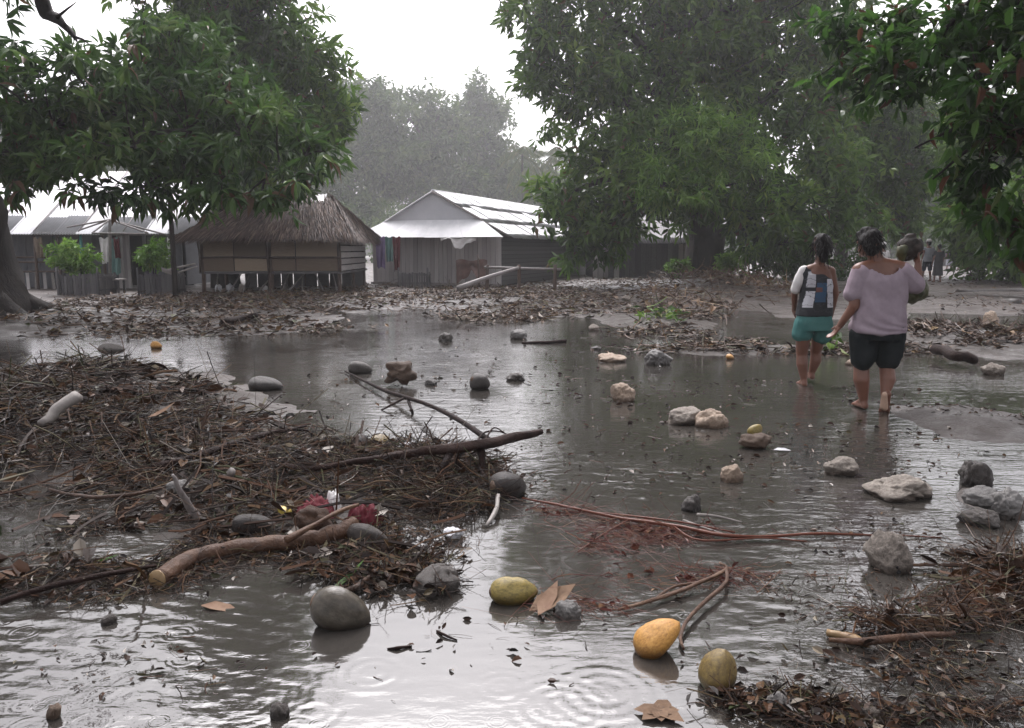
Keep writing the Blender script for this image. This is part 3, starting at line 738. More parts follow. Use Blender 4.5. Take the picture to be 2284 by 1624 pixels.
# dark hedge closing the gaps under the crowns
def hedge(name, label, x0, x1, Y, h, m, seed, n):
    a, b = PD(x0, 600, Y), PD(x1, 600, Y); base = (a + b) / 2; base.z = .1
    bl = [(np.array((a.x + (b.x - a.x) * (i + .5) / 8, Y, .1 + h * (.45 + .2 * random.random()))), h * .55) for i in range(8)]
    r = empty(name, base, label, 'hedge')
    (V, Q, T, t), pos = crown_geo(bl, n, 5, .32, .42, 'rhomb', .4, .2, .2, seed)
    G = Geo(); G.add(V - np.array(base), Q, T, t); link('foliage', G.mesh('foliage', m), r)
    G = Geo(); 
    for i in range(14):
        c = bl[i % 8][0] + np.array([random.uniform(-.4, .4), random.uniform(-.3, .3), 0]); V, Q, T = tube([(c[0], c[1], 0), (c[0] + random.uniform(-.2, .2), c[1], c[2])], [.03, .015], 5); G.add(V - np.array(base), Q, T)
    tag(link('stems', G.mesh('stems', M['bark_far']), r), kind='stuff')
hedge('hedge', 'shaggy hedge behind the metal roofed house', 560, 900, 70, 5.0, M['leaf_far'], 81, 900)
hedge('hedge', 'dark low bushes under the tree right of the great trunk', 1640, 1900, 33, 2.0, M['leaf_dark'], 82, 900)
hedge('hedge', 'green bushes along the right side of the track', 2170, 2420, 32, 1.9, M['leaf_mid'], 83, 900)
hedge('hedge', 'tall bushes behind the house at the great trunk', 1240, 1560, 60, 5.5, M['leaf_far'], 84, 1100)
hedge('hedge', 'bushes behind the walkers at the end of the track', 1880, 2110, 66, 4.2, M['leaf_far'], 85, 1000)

# far coconut palms in the mist
def palm(px, py, Y, R_, label, seed):
    b = Vector(PD(px, 600, Y)); b.z = 0.1
    topp = PD(px, py, Y)
    r = empty('coconut_palm', b, label, 'palm tree', 'coconut palms in the mist')
    rp = np.random.default_rng(seed)
    lean = rp.uniform(-.6, .6)
    G = Geo(); V, Q, T = tube(curve_pts([(lean, 0, -.4), (lean * .6, 0, topp.z * .4), (0, 0, topp.z - .1)], 10), [.22, .14, .12], 8); G.add(V, Q, T)
    link('trunk', G.mesh('trunk', M['bark_far'], True), r, (topp.x - b.x, 0, 0))
    for i in range(17):
        az = i * 2.4 + rp.uniform(-.3, .3); el = rp.uniform(-.5, 1.1); L_ = R_ * rp.uniform(.8, 1.1)
        n = 26
        t = np.linspace(0, 1, n)
        hx = L_ * t * math.cos(el) * (1 - .12 * t); hz = L_ * (math.sin(el) * t - .75 * t * t)
        c = np.stack([hx * math.cos(az), hx * math.sin(az), hz], 1)
        tn = norm(np.gradient(c, axis=0)); sd = norm(np.cross(tn, [0, 0, 1.0]) + 1e-5)
        G = Geo(); V, Q, T = tube(c[::3], np.linspace(.035, .006, len(c[::3])), 4); G.add(V, Q, T, .9)
        for s in (-1, 1):
            dr = sd * s + tn * .5 + [0, 0, -.55]
            V, Q, T, tt = leaves(c[2:], dr[2:], np.broadcast_to([0, 0, 1.0], c[2:].shape), L_ * .26 * np.sin(PI * np.clip(t[2:] * .85 + .12, 0, 1)) + .05, .07, 'rhomb', .25, .2, rp.random(n - 2))
            G.add(V, Q, T, tt)
        link('frond', G.mesh('frond', M['palm']), r, (topp.x - b.x, 0, topp.z - b.z))
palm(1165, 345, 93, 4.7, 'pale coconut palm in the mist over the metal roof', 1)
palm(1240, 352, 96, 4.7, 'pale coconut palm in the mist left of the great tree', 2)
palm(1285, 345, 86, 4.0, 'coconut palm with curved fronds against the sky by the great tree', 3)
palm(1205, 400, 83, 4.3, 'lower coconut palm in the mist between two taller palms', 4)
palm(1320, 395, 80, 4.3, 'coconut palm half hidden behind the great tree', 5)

# ------------------------------------------------------------------ building helpers
_box = {}
def boxmesh(name, m):
    k = (name, m.name)
    if k not in _box:
        bm = bmesh.new(); bmesh.ops.create_cube(bm, size=1.0)
        me = bpy.data.meshes.new(name); bm.to_mesh(me); bm.free(); me.materials.append(m); _box[k] = me
    return _box[k]
def box(name, m, parent, c, s, rot=(0, 0, 0)):
    return link(name, boxmesh(name, m), parent, c, rot, s)
def pole(name, m, parent, a, b, r0, r1=None, n=8, wob=.1, mid=0.0, seed=0):
    a, b = Vector(a), Vector(b)
    md = (a + b) / 2 + Vector((random.uniform(-mid, mid), random.uniform(-mid, mid), random.uniform(-mid, mid)))
    G = Geo(); V, Q, T = tube(curve_pts([a, md, b], 7), np.linspace(r0, r1 if r1 else r0, 7), n, wob, True, seed); G.add(V, Q, T)
    return link(name, G.mesh(name, m, True), parent)
def corr(name, w, l, m, waves=9, amp=.012, jag=0.0, seed=0):
    """one corrugated sheet: x across the waves, y down the slope, with thickness"""
    nx = waves * 4 + 1
    x = np.linspace(-w / 2, w / 2, nx); z = amp * np.cos(np.linspace(0, waves * 2 * PI, nx))
    ys = np.linspace(0, l, 3)
    r = np.random.default_rng(seed)
    V = []
    for s in (0, -.004):
        for j, y in enumerate(ys):
            V.append(np.stack([x, np.full(nx, y) + (jag * r.random() if j == 2 else 0), z + s + .006 * r.normal()], 1))
    V = np.concatenate(V); Q = []
    for s in (0, 3):
        for j in range(2):
            for i in range(nx - 1):
                a = (s + j) * nx + i; q = (a, a + 1, a + nx + 1, a + nx)
                Q.append(q if s == 0 else q[::-1])
    for i in range(nx - 1): Q.append((2 * nx + i, 2 * nx + i + 1, 5 * nx + i + 1, 5 * nx + i))
    return mesh(name, V, Q, None, m, None, True)
def lay(parent, name, me, a, b, c):
    """lay a sheet: origin a (top middle), down-slope towards b, across along c"""
    a, b, c = Vector(a), Vector(b), Vector(c).normalized()
    y = (b - a).normalized(); z = c.cross(y).normalized()
    if z.z < 0: c = -c; z = -z
    Mx = Matrix((c, y, z)).transposed().to_4x4(); Mx.translation = a
    o = link(name, me, parent); o.matrix_local = Mx
    return o
def slab(name, m, parent, pts, th=.02):
    """flat panel with thickness from a planar outline"""
    p = [Vector(q) for q in pts]; n = (p[1] - p[0]).cross(p[2] - p[0]).normalized() * th
    k = len(p); V = [tuple(q) for q in p] + [tuple(q - n) for q in p]
    bm = bmesh.new(); vs = [bm.verts.new(v) for v in V]
    bm.faces.new(vs[:k]); bm.faces.new(vs[k:][::-1])
    for i in range(k): bm.faces.new((vs[i], vs[i + k], vs[(i + 1) % k + k], vs[(i + 1) % k]))
    bmesh.ops.recalc_face_normals(bm, faces=bm.faces)
    me = bpy.data.meshes.new(name); bm.to_mesh(me); bm.free(); me.materials.append(m)
    return link(name, me, parent)
def cloth(name, m, parent, w, h, seed=0, folds=5, amp=.03, taper=0.0, ragged=.05):
    """cloth hanging from its top edge (local x across, z down from 0)"""
    r = np.random.default_rng(seed); nx, nz = 22, 14
    u, v = np.meshgrid(np.linspace(0, 1, nx), np.linspace(0, 1, nz))
    X = (u - .5) * w * (1 - taper * v); Y = amp * np.sin(u * folds * 2 * PI + 2 * v) * (.3 + v) + amp * fbm(u * 3, v * 2, o=2, s=seed)
    Zs = -v * h * (1 + ragged * fbm(u * 4, u * 0 + seed, o=3, s=seed)) + .03 * np.sin(u * PI * 3) * (1 - v)
    V = np.stack([X, Y, Zs], -1).reshape(-1, 3)
    V = np.concatenate([V, V + [0, .006, 0]])
    i = np.arange(nx * nz).reshape(nz, nx)
    Q = np.stack([i[:-1, :-1], i[:-1, 1:], i[1:, 1:], i[1:, :-1]], -1).reshape(-1, 4)
    return link(name, mesh(name, V, np.concatenate([Q, Q[:, ::-1] + nx * nz]), None, m, None, True), parent)

# ------------------------------------------------------------------ metal roofed house in the middle
A20 = math.radians(-20)
hB = Vector((-.415, 27.3, .1)); Wd = 4.9
hA = hB + Vector((-math.cos(A20), -math.sin(A20), 0)) * Wd
hA.z = .09
mh = empty('metal_roofed_house', hA, 'plank house with grey gable and white metal roof in the middle distance', 'house', None, A20)
Lh, eav, rid = 12.4, 1.78, 3.28
nb = 30
for i in range(nb):
    w = Wd / nb
    j = random.uniform(-.006, .006)
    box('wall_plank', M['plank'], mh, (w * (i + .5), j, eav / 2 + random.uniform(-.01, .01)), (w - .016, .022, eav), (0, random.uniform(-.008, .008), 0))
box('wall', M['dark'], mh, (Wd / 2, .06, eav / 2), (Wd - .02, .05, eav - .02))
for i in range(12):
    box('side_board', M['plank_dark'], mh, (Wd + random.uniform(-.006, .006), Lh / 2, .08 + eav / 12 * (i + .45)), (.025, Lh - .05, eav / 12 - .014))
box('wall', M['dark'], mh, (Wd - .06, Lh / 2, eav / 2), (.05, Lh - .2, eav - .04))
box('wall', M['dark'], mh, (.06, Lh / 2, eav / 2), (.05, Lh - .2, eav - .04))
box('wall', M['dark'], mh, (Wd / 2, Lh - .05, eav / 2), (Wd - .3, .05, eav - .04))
box('sill_beam', M['greywood'], mh, (Wd / 2, -.05, .07), (Wd + .1, .10, .13))
box('corner_post', M['plank'], mh, (Wd + .005, -.02, eav / 2), (.09, .09, eav))
# right slope in rows of sheets, left slope plain
cols = 14; cw = (Lh + .5) / cols
p_r, p_e = Vector((Wd / 2, 0, rid)), Vector((Wd + .42, 0, eav - .06))
sl = (p_e - p_r)
for row in range(3):
    me_ = [corr('roof_sheet', cw + .06, sl.length / 3 + .12, M['tin_patchy'], 5, .013, .05, s) for s in range(2)]
    for i in range(cols):
        y = -.1 + cw * (i + .5)
        a = p_r + sl * (row / 3) + Vector((0, y, .012 * (3 - row) + random.uniform(0, .02)))
        b = a + sl + Vector((0, random.uniform(-.06, .06), 0))
        lay(mh, 'roof_sheet', me_[i % 2], a, b, (0, 1, 0))
ml = corr('roof_sheet', (Lh + .5) / 6 + .05, sl.length + .05, M['tin'], 9)
for i in range(6):
    a = Vector((Wd / 2, -.1 + (Lh + .5) / 6 * (i + .5), rid + .01)); lay(mh, 'roof_sheet', ml, a, a + Vector((-sl.x, 0, sl.z)), (0, 1, 0))
zg = 2.30; hw = (rid - zg) / (rid - eav + .06) * (Wd / 2 + .42)
slab('gable', M['gable'], mh, [(Wd / 2 - hw, -.06, zg), (Wd / 2 + hw, -.06, zg), (Wd / 2, -.06, rid - .04)], .02)
for i in range(4):
    x0, x1 = -.42 + (Wd + .84) / 4 * i, -.42 + (Wd + .84) / 4 * (i + 1)
    tx = lambda x: Wd / 2 + (x - Wd / 2) * hw / (Wd / 2 + .42)
    slab('skirt_roof_sheet', M['tin'], mh, [(tx(x0), -.08, zg - .01), (tx(x1), -.08, zg - .01), (x1, -.78, eav - .10 + .012 * (i % 2)), (x0, -.78, eav - .10 + .012 * (i % 2))], .012)
pole('ridge_cap', M['tin'], mh, (Wd / 2, -.12, rid + .02), (Wd / 2, Lh + .4, rid + .02), .045)
pole('verge_board', M['greywood'], mh, (Wd / 2, -.13, rid - .01), (Wd + .42, -.13, eav - .07), .03)
pole('verge_board', M['tin'], mh, (Wd / 2, -.13, rid - .01), (-.42, -.13, eav - .07), .03)
for sx in (-.36, Wd + .36):
    pole('rafter_tail', M['greywood'], mh, (sx * .94, -.1, eav - .0), (sx, -.74, eav - .13), .025)
# clothes and cloth on its wall
def hang(px, py, Y, w, h, m, label, cat='cloth', name='hanging_cloth', seed=0, **k):
    c = PD(px, py, Y)
    o = cloth(name, m, None, w, h, seed, **k); o.location = c
    return tag(o, label, cat)
def tag_loc(o, l): o.location = l; return o
hang(848, 529, 27.35, .34, 1.05, M['purple_cloth'], 'faded purple cloth hanging at the left of the plank wall', seed=1, folds=2, taper=.2)
hang(868, 529, 27.25, .30, .85, M['green_cloth'], 'sea green cloth hanging between purple and red cloths', seed=2, folds=2, taper=.3)
hang(884, 529, 27.2, .28, 1.15, M['red_cloth'], 'reddish cloth hanging rightmost of the three wall cloths', seed=3, folds=2, taper=.4)
hang(1022, 531, 26.35, 1.15, .22, M['white_cloth'], 'torn pale cloth strip hanging under the white eave', seed=4, folds=3, ragged=1.2)
hang(1052, 580, 25.8, 1.0, .55, M['brown_cloth'], 'brown cloth draped over a line before the plank wall', seed=5, folds=2, ragged=.35, amp=.06)

# small slatted pen before the wall
def pen(label, px0, px1, pyb, Y, h, depth, nslat, m, plant=None, seed=0, name='slatted_pen'):
    a, b = PD(px0, pyb, Y), PD(px1, pyb, Y); z = gzp((a.x + b.x) / 2, Y)
    w = b.x - a.x
    r = empty(name, ((a.x + b.x) / 2, Y, z), label, 'pen')
    rr = random.Random(seed)
    for (x0, y0, x1, y1) in ((-w / 2, 0, w / 2, 0), (-w / 2, depth, w / 2, depth), (-w / 2, .04, -w / 2, depth - .04), (w / 2, .04, w / 2, depth - .04)):
        L_ = math.hypot(x1 - x0, y1 - y0); n = max(4, int(nslat * L_ / w))
        for i in range(n):
            t = (i + .5) / n
            box('slat', m, r, (x0 + (x1 - x0) * t, y0 + (y1 - y0) * t + rr.uniform(-.01, .01), h / 2 - .06 + rr.uniform(-.04, .03)), (L_ / n * .78 if abs(x1 - x0) > abs(y1 - y0) else .018, .018 if abs(x1 - x0) > abs(y1 - y0) else L_ / n * .78, h + rr.uniform(-.06, .06)), (rr.uniform(-.03, .03), rr.uniform(-.04, .04), 0))
        for zz in (h * .25, h * .8):
            box('rail', m, r, ((x0 + x1) / 2 + (.02 if x0 == x1 and x0 > 0 else -.02 if x0 == x1 else 0), (y0 + y1) / 2 + (.022 if y0 == y1 else 0), zz), (max(.025, abs(x1 - x0)), max(.025, abs(y1 - y0)), .045))
    for x in (-w / 2, w / 2):
        pole('post', m, r, (x, -.03, -.2), (x + rr.uniform(-.02, .02), -.03, h + .14), .035, .028)
    return r
pen('grey slatted pen with two short posts at the foot of the plank wall', 890, 955, 634, 26.4, .52, .7, 12, M['plank_dark'], seed=1)
pen('left slatted pen of weathered boards with a green shrub inside', 132, 222, 655, 22.6, .66, 1.0, 14, M['plank_dark'], seed=2)
pen('second slatted pen left of the thatched hut with a round shrub', 311, 386, 653, 22.4, .66, .9, 12, M['plank_dark'], seed=3)
def shrub(label, px, py, Y, rpx, m, n, seed, Ln=.16, name='shrub', sq=1.0):
    c = PD(px, py, Y); z = gzp(c.x, c.y); b = Vector((c.x, c.y, z))
    r = empty(name, b, label, 'shrub')
    R_ = rpx * Y / FPX
    bl = [(np.array((random.uniform(-.5, .5) * R_ * sq, random.uniform(-.4, .4) * R_, c.z - z + random.uniform(-.4, .4) * R_)), R_ * .6) for _ in range(6)]
    (V, Q, T, t), pos = crown_geo(bl, n, 6, Ln, .4, 'rhomb', .3, .25, .25, seed)
    G = Geo(); G.add(V, Q, T, t); link('foliage', G.mesh('foliage', m), r)
    for i, (cc, rr) in enumerate(bl[:4]):
        pole('stem', M['bark'], r, (0, 0, -.1), tuple(cc), .02, .008)
shrub('bright green spreading shrub standing in the left slatted pen', 178, 578, 23.1, 44, M['leaf_bright'], 130, 5, sq=1.5)
shrub('round topped leafy shrub standing in the second slatted pen', 343, 572, 22.85, 30, M['leaf_bright'], 110, 6)
shrub('low yellowish plant left of the great tree trunk', 1515, 595, 29.6, 16, M['leaf_bright'], 50, 7)
shrub('slender yellow green plant right of the great tree trunk', 1622, 588, 29.8, 20, M['leaf_bright'], 60, 8)

# rail on posts and leaning pole in front of the house
rl = empty('post_and_rail', (PD(1165, 640, 24.5).x, 24.5, gzp(0.3, 24.5)), 'low post and rail frame standing in front of the metal roofed house', 'fence')
b = rl.location
def loc(px, py, Y): return PD(px, py, Y) - b
pole('rail', M['greywood'], rl, loc(1080, 596, 24.6), loc(1252, 601, 24.4), .04, .04, mid=.02)
for px, Y in ((1086, 24.6), (1157, 24.4), (1237, 24.3)):
    a = loc(px, 598, Y); pole('post', M['matdark'], rl, (a.x, a.y, -.2), (a.x + .02, a.y, a.z + .1), .06, .05)
pole('post', M['matdark'], rl, loc(1069, 640, 25.2), loc(1066, 568, 25.2), .03, .025)
lp = empty('leaning_pole', PD(1030, 640, 23.2), 'long grey pole propped slantwise on the rail before the plank house', 'pole')
b = lp.location
pole('shaft', M['greywood'], lp, loc(1020, 643, 23.0), loc(1156, 597, 24.2), .075, .05, mid=.02)

# ------------------------------------------------------------------ thatched hut on posts
Yh = 23.4
def hx(px): return PD(px, 600, Yh).x
hl, hr = hx(447), hx(760); gzh = gzp((hl + hr) / 2, Yh + 1)
th = empty('thatched_hut', ((hl + hr) / 2, Yh, gzh), 'thatched hut with woven matting walls raised on short posts', 'hut')
b = th.location
w2 = (hr - hl) / 2; D_ = 4.0; z0, z1 = .62, 1.52
for x in (-w2 + .05, -.02, w2 - .05):
    for y in (.05, D_ / 2, D_ - .05):
        pole('post', M['matdark'], th, (x, y, -.3), (x, y, z1 - .05), .085 if x == -.02 and y == .05 else .06, mid=.02)
box('floor', M['plank_dark'], th, (0, D_ / 2, z0 - .03), (w2 * 2 + .1, D_, .06))
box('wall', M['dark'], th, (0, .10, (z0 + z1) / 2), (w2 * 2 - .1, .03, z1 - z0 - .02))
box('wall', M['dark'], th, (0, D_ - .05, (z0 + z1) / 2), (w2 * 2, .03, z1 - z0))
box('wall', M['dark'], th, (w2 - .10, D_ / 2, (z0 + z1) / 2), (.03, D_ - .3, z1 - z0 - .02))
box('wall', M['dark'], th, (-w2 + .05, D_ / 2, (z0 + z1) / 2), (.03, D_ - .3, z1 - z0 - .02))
cuts = [-w2, -w2 * .52, -.03, w2 * .36, w2]
for i in range(4):
    for k, (za, zb) in enumerate(((z0 + .02, z0 + .40), (z0 + .44, z1 + .04))):
        sag = random.uniform(-.025, .01) if k == 0 else 0
        box('matting_panel', M['matting'], th, ((cuts[i] + cuts[i + 1]) / 2, .02 + random.uniform(-.012, .012), (za + zb) / 2 + sag), (cuts[i + 1] - cuts[i] - .03, .022, zb - za), (random.uniform(-.02, .02), random.uniform(-.008, .008), 0))
for i in range(4):
    pole('batten', M['matdark'], th, (cuts[i] + .01, -.015, z0 + .42 + random.uniform(-.02, .02)), (cuts[i + 1], -.015, z0 + .41 + random.uniform(-.02, .02)), .026, mid=.015)
for x in (-w2, -.05, w2):
    pole('batten', M['matdark'], th, (x, -.03, z0 - .02), (x - .03, -.03, z1 + .03), .028, mid=.02)
for k in range(5):
    zz = z0 + .05 + k * .19
    box('side_board', M['plank'], th, (w2 + .01 + random.uniform(-.01, .01), D_ / 2, zz + .05), (.025, D_ - .1, .15))
# thatch: boarded under-roof, straw laid on it in courses
ez, rz = z1 + .02, 2.86
ex0, ex1, ey0, ey1 = -w2 - .5, w2 + .48, -.5, D_ + .55
rx0, rx1, ry = -w2 * .55, w2 * .66, D_ / 2
E = [(ex0, ey0, ez), (ex1, ey0, ez), (ex1, ey1, ez), (ex0, ey1, ez)]; Rg = [(rx0, ry, rz), (rx1, ry, rz)]
faces = [(E[0], E[1], Rg[1], Rg[0]), (E[1], E[2], Rg[1], Rg[1]), (E[2], E[3], Rg[0], Rg[1]), (E[3], E[0], Rg[0], Rg[0])]
for f in faces:
    slab('roof_deck', M['matdark'], th, f if f[2] != f[3] else f[:3], .03)
G = Geo()
for fi, f in enumerate(faces):
    f = [np.array(q, float) for q in f]
    n = [4200, 2000, 1200, 1500][fi]
    u = rng.random(n); v = 1 - np.sqrt(rng.random(n))
    v = np.clip(np.floor(v * 11) / 11 + rng.random(n) * .07, 0, 1)
    bt = f[0] + (f[1] - f[0]) * u[:, None]; tp = f[3] + (f[2] - f[3]) * u[:, None]
    p = bt + (tp - bt) * v[:, None]
    nn = np.cross(f[1] - f[0], f[2] - f[0]); nn = nn / np.linalg.norm(nn); nn = nn * np.sign(nn[2])
    d = norm(bt - tp + rng.normal(size=(n, 3)) * .17)
    L_ = rng.uniform(.35, .75, n)
    o = p - d * (L_ * .5)[:, None] + nn * (.02 + .09 * rng.random(n))[:, None]
    V, Q, T, t = leaves(o, d, np.broadcast_to(nn, o.shape), L_, rng.uniform(.03, .07, n), 'rhomb', .08, .1)
    G.add(V, Q, T, t)
tag(link('thatch', G.mesh('thatch', M['straw']), th), kind='stuff')
mm = corr('ridge_sheet', .55, .50, M['tin'], 4)
lay(th, 'ridge_sheet', mm, (rx1 - .35, ry - .02, rz + .10), (rx1 - .42, ry - .5, rz - .28), (1, .1, .12))
lay(th, 'ridge_sheet', mm, (rx1 - 1.0, ry - .02, rz + .08), (rx1 - 1.0, ry - .5, rz - .30), (1, 0, 0))
for i in range(10):
    x = -w2 + (2 * w2) / 10 * (i + .5)
    box('added_dark_back', M['plank_dark'], th, (x, D_ - .1 + random.uniform(-.01, .01), z0 / 2 - .1), (2 * w2 / 10 - .03, .025, z0 + .15))  # added dark boards that shut out the bright gap under the floor
# jumble stored under the floor
for i in range(9):
    x = -w2 + .35 + i * w2 * 2 / 9.5
    G = Geo()
    pole('stored_stick', M['greywood'] if i % 3 else M['stickpale'], th, (x + random.uniform(-.2, .2), .25, -.05), (x + random.uniform(-.35, .35), .5 + random.uniform(0, .5), z0 - .08), .03, .02)
def blob_mesh(name, m, r, seed, sub=2, amp=.25, sq=(1, 1, 1)):
    bm = bmesh.new(); bmesh.ops.create_icosphere(bm, subdivisions=sub, radius=1.0)
    co = np.array([v.co for v in bm.verts])
    k = 1 + amp * fbm(co[:, 0] * 1.4 + seed * 3.1, co[:, 1] * 1.4, co[:, 2] * 1.4, o=3, s=seed)
    co = co * k[:, None] * np.array(sq) * r
    for v, c in zip(bm.verts, co): v.co = c
    for f in bm.faces: f.smooth = True
    me = bpy.data.meshes.new(name); bm.to_mesh(me); bm.free(); me.materials.append(m)
    return me
for i, (x, m) in enumerate(((-1.75, 'plastic'), (-1.4, 'plastic'), (-1.05, 'rock_pale'), (-.35, 'white_cloth'), (.25, 'rock_dark'))):
    o = link('sack', blob_mesh('sack', M[m], .11, i, 2, .3, (1, 1, 1.25)), None, (b.x + x, b.y + .55, b.z + .1))
    tag(o, ['pale bundle leftmost under the thatched hut', 'second pale bundle under the thatched hut beside the leftmost', 'tan lump under the thatched hut left of the middle post', 'white rag bundle just left of the middle hut post', 'dark lump right of the middle hut post'][i], 'bundle')

# ------------------------------------------------------------------ long metal roofed house at the left
Yl = 25.8
xl0, xl1 = PD(-190, 600, Yl).x, PD(395, 600, Yl).x; gl = gzp(-14, Yl)
lh = empty('long_house', ((xl0 + xl1) / 2, Yl, gl), 'long house with white corrugated roof and open porch at the left', 'house')
b = lh.location; w2 = (xl1 - xl0) / 2
ez, rz = 1.78, 4.0
n = 13; cw = (2 * w2 + .8) / n
me_ = [corr('roof_sheet', cw + .07, 4.35, M['tin'], 9, .014, .06, s) for s in range(3)]
for i in range(n):
    x = -w2 - .2 + cw * (i + .5)
    a = Vector((x, 3.4, rz + random.uniform(0, .02))); bb_ = Vector((x, -.3, ez + random.uniform(-.02, .02)))
    lay(lh, 'roof_sheet', me_[i % 3], a, bb_, (1, 0, 0))
    if i % 2 == 0:
        pole('roof_seam', M['greywood'], lh, (x - cw / 2, 3.3, rz - .03 + .04), (x - cw / 2, -.25, ez + .05), .018)
    lay(lh, 'roof_sheet', me_[(i + 1) % 3], a, a + Vector((0, 3.7, -2.2)), (1, 0, 0))
pole('eave_beam', M['greywood'], lh, (-w2 - .3, -.22, ez - .04), (w2 + .4, -.22, ez - .04), .045, mid=.02)
bd = [(-w2, PD(178, 600, Yl).x - b.x, .9), (PD(178, 600, Yl).x - b.x, PD(252, 600, Yl).x - b.x, .9), (PD(252, 600, Yl).x - b.x, PD(279, 600, Yl).x - b.x, .35), (PD(316, 600, Yl).x - b.x, w2, .5)]
for x0, x1, y in bd:
    k = max(2, int((x1 - x0) / .42)); ww = (x1 - x0) / k
    for i in range(k):
        box('wall_panel', M['wall_dark'] if y != .35 else M['plank'], lh, (x0 + ww * (i + .5), y + random.uniform(-.008, .008), ez / 2 + .1), (ww - .02, .03, ez + .2))
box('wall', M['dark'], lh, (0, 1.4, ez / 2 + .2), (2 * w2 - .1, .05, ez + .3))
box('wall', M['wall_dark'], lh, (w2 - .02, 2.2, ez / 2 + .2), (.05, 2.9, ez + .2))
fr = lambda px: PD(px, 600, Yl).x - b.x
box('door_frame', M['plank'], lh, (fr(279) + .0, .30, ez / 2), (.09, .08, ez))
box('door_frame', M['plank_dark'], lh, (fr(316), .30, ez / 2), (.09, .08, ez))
box('doorway', M['dark'], lh, ((fr(279) + fr(316)) / 2, .9, ez / 2), (fr(316) - fr(279) - .1, .04, ez - .02))  # near-black panel stands in for the shade inside the door opening
for px in (22, 84, 136, 187, 236, 276, 385):
    pole('porch_post', M['matdark'] if px not in (276, 187) else (M['plank'] if px == 276 else M['teal']), lh, (fr(px), -.05, -.2 if px != 187 else .55), (fr(px), -.05, ez), .05, .045)
for z in (.55, .86, 1.0):
    pole('porch_rail', M['matdark'], lh, (fr(10), -.02, z), (fr(180), -.02, z + random.uniform(-.04, .04)), .03, mid=.02)
for i in range(9):
    x = fr(20 + i * 19); box('porch_slat', M['stickpale'] if i % 2 else M['plank'], lh, (x, .05, .25), (.10, .02, .55), (0, random.uniform(-.1, .1), 0))
for px, Y, w, h, m, lab in ((84, 25.5, .26, .62, 'matting', 'beige cloth hanging under the porch eave beside the left trunk'), (232, 25.5, .30, .8, 'white_cloth', 'whitish cloth hanging left of the dark doorway'), (259, 25.4, .20, .62, 'red_cloth', 'red and pink cloth hanging next to the dark doorway'), (252, 25.55, .42, 1.1, 'green_cloth', 'grey green cloth hanging behind the red cloth on the porch'), (377, 25.4, .16, .55, 'white_cloth', 'narrow white cloth hanging at the right end of the porch')):
    hang(px, 531, Y, w, h, M[m], lab, seed=px, folds=2, taper=.2)
# clothes drying frame of thin poles
cf = empty('drying_frame', (PD(245, 650, 24.2).x, 24.2, gzp(-12.2, 24.2)), 'thin drying frame like bare umbrella ribs before the long roof', 'drying frame')
b = cf.location
pole('mast', M['greywood'], cf, (0, 0, -.2), loc(245, 489, 24.2), .045)
for px, py, Y in ((150, 507, 24.6), (205, 520, 23.6), (330, 520, 23.8), (178, 513, 25.0), (372, 524, 24.4)):
    pole('rib', M['greywood'], cf, loc(245, 490, 24.2), loc(px, py, Y), .026)
pole('rib', M['greywood'], cf, loc(205, 520, 23.6), loc(330, 522, 23.8), .024)
# small table between the pens
tb = empty('porch_table', (PD(250, 650, 23.6).x, 23.6, gzp(-12, 23.6)), 'small wooden table between the two slatted pens', 'table')
box('tabletop', M['greywood'], tb, (0, 0, .42), (.7, .45, .04))
for x in (-.28, .28):
    for y in (-.17, .17): box('leg', M['plank_dark'], tb, (x, y, .2), (.05, .05, .40))
# thin dark trunk in front of the hut
b5 = P(392, 650); b5 = Vector((PD(391, 650, 21.4).x, 21.4, gzp(-9, 21.4)))
tp = empty('bare_trunk', b5, 'thin dark bare trunk standing between long house and thatched hut', 'tree')
pole('trunk', M['bark'], tp, (0, 0, -.2), (.0, 0, 2.9), .075, .06, mid=.02)
wb = empty('propped_board', PD(400, 612, 21.8), 'pale broken boards propped behind the thin dark trunk', 'board')
b = wb.location
pole('plank', M['stickpale'], wb, loc(368, 604, 21.9), loc(436, 588, 22.4), .03, .025)
pole('plank', M['stickpale'], wb, loc(398, 608, 21.9), loc(440, 594, 22.4), .025, .02)
slab('plank', M['stickpale'], wb, [loc(360, 596, 21.7), loc(385, 606, 21.7), loc(386, 614, 21.7), (loc(362, 606, 21.7))], .02)

# ------------------------------------------------------------------ low house behind the great tree
c0, c1 = PD(1322, 600, 34), PD(1535, 600, 34)
sh = empty('low_house', ((c0.x + c1.x) / 2, 34, .15), 'low dark plank house half hidden behind the great tree', 'house')
w2 = (c1.x - c0.x) / 2
for i in range(18):
    ww = 2 * w2 / 18
    m = M['plank'] if i in (0, 1, 2, 4) or i > 15 else M['plank_dark']
    box('wall_plank', m, sh, (-w2 + ww * (i + .5), random.uniform(-.008, .008), .75), (ww - .02, .03, 1.5))
box('wall', M['dark'], sh, (0, .08, .75), (2 * w2 - .05, .05, 1.45))
box('wall', M['dark'], sh, (-w2 + .03, 1.7, .75), (.05, 3.2, 1.45))
box('wall', M['dark'], sh, (w2 - .03, 1.7, .75), (.05, 3.2, 1.45))
me_ = corr('roof_sheet', .95, 2.6, M['plank_dark'], 9)
for i in range(5):
    x = -w2 + (2 * w2) / 5 * (i + .5)
    lay(sh, 'roof_sheet', me_, (x, 1.9, 2.5), (x, -.4, 1.5), (1, 0, 0)); lay(sh, 'roof_sheet', me_, (x, 1.9, 2.5), (x, 4.2, 1.5), (1, 0, 0))
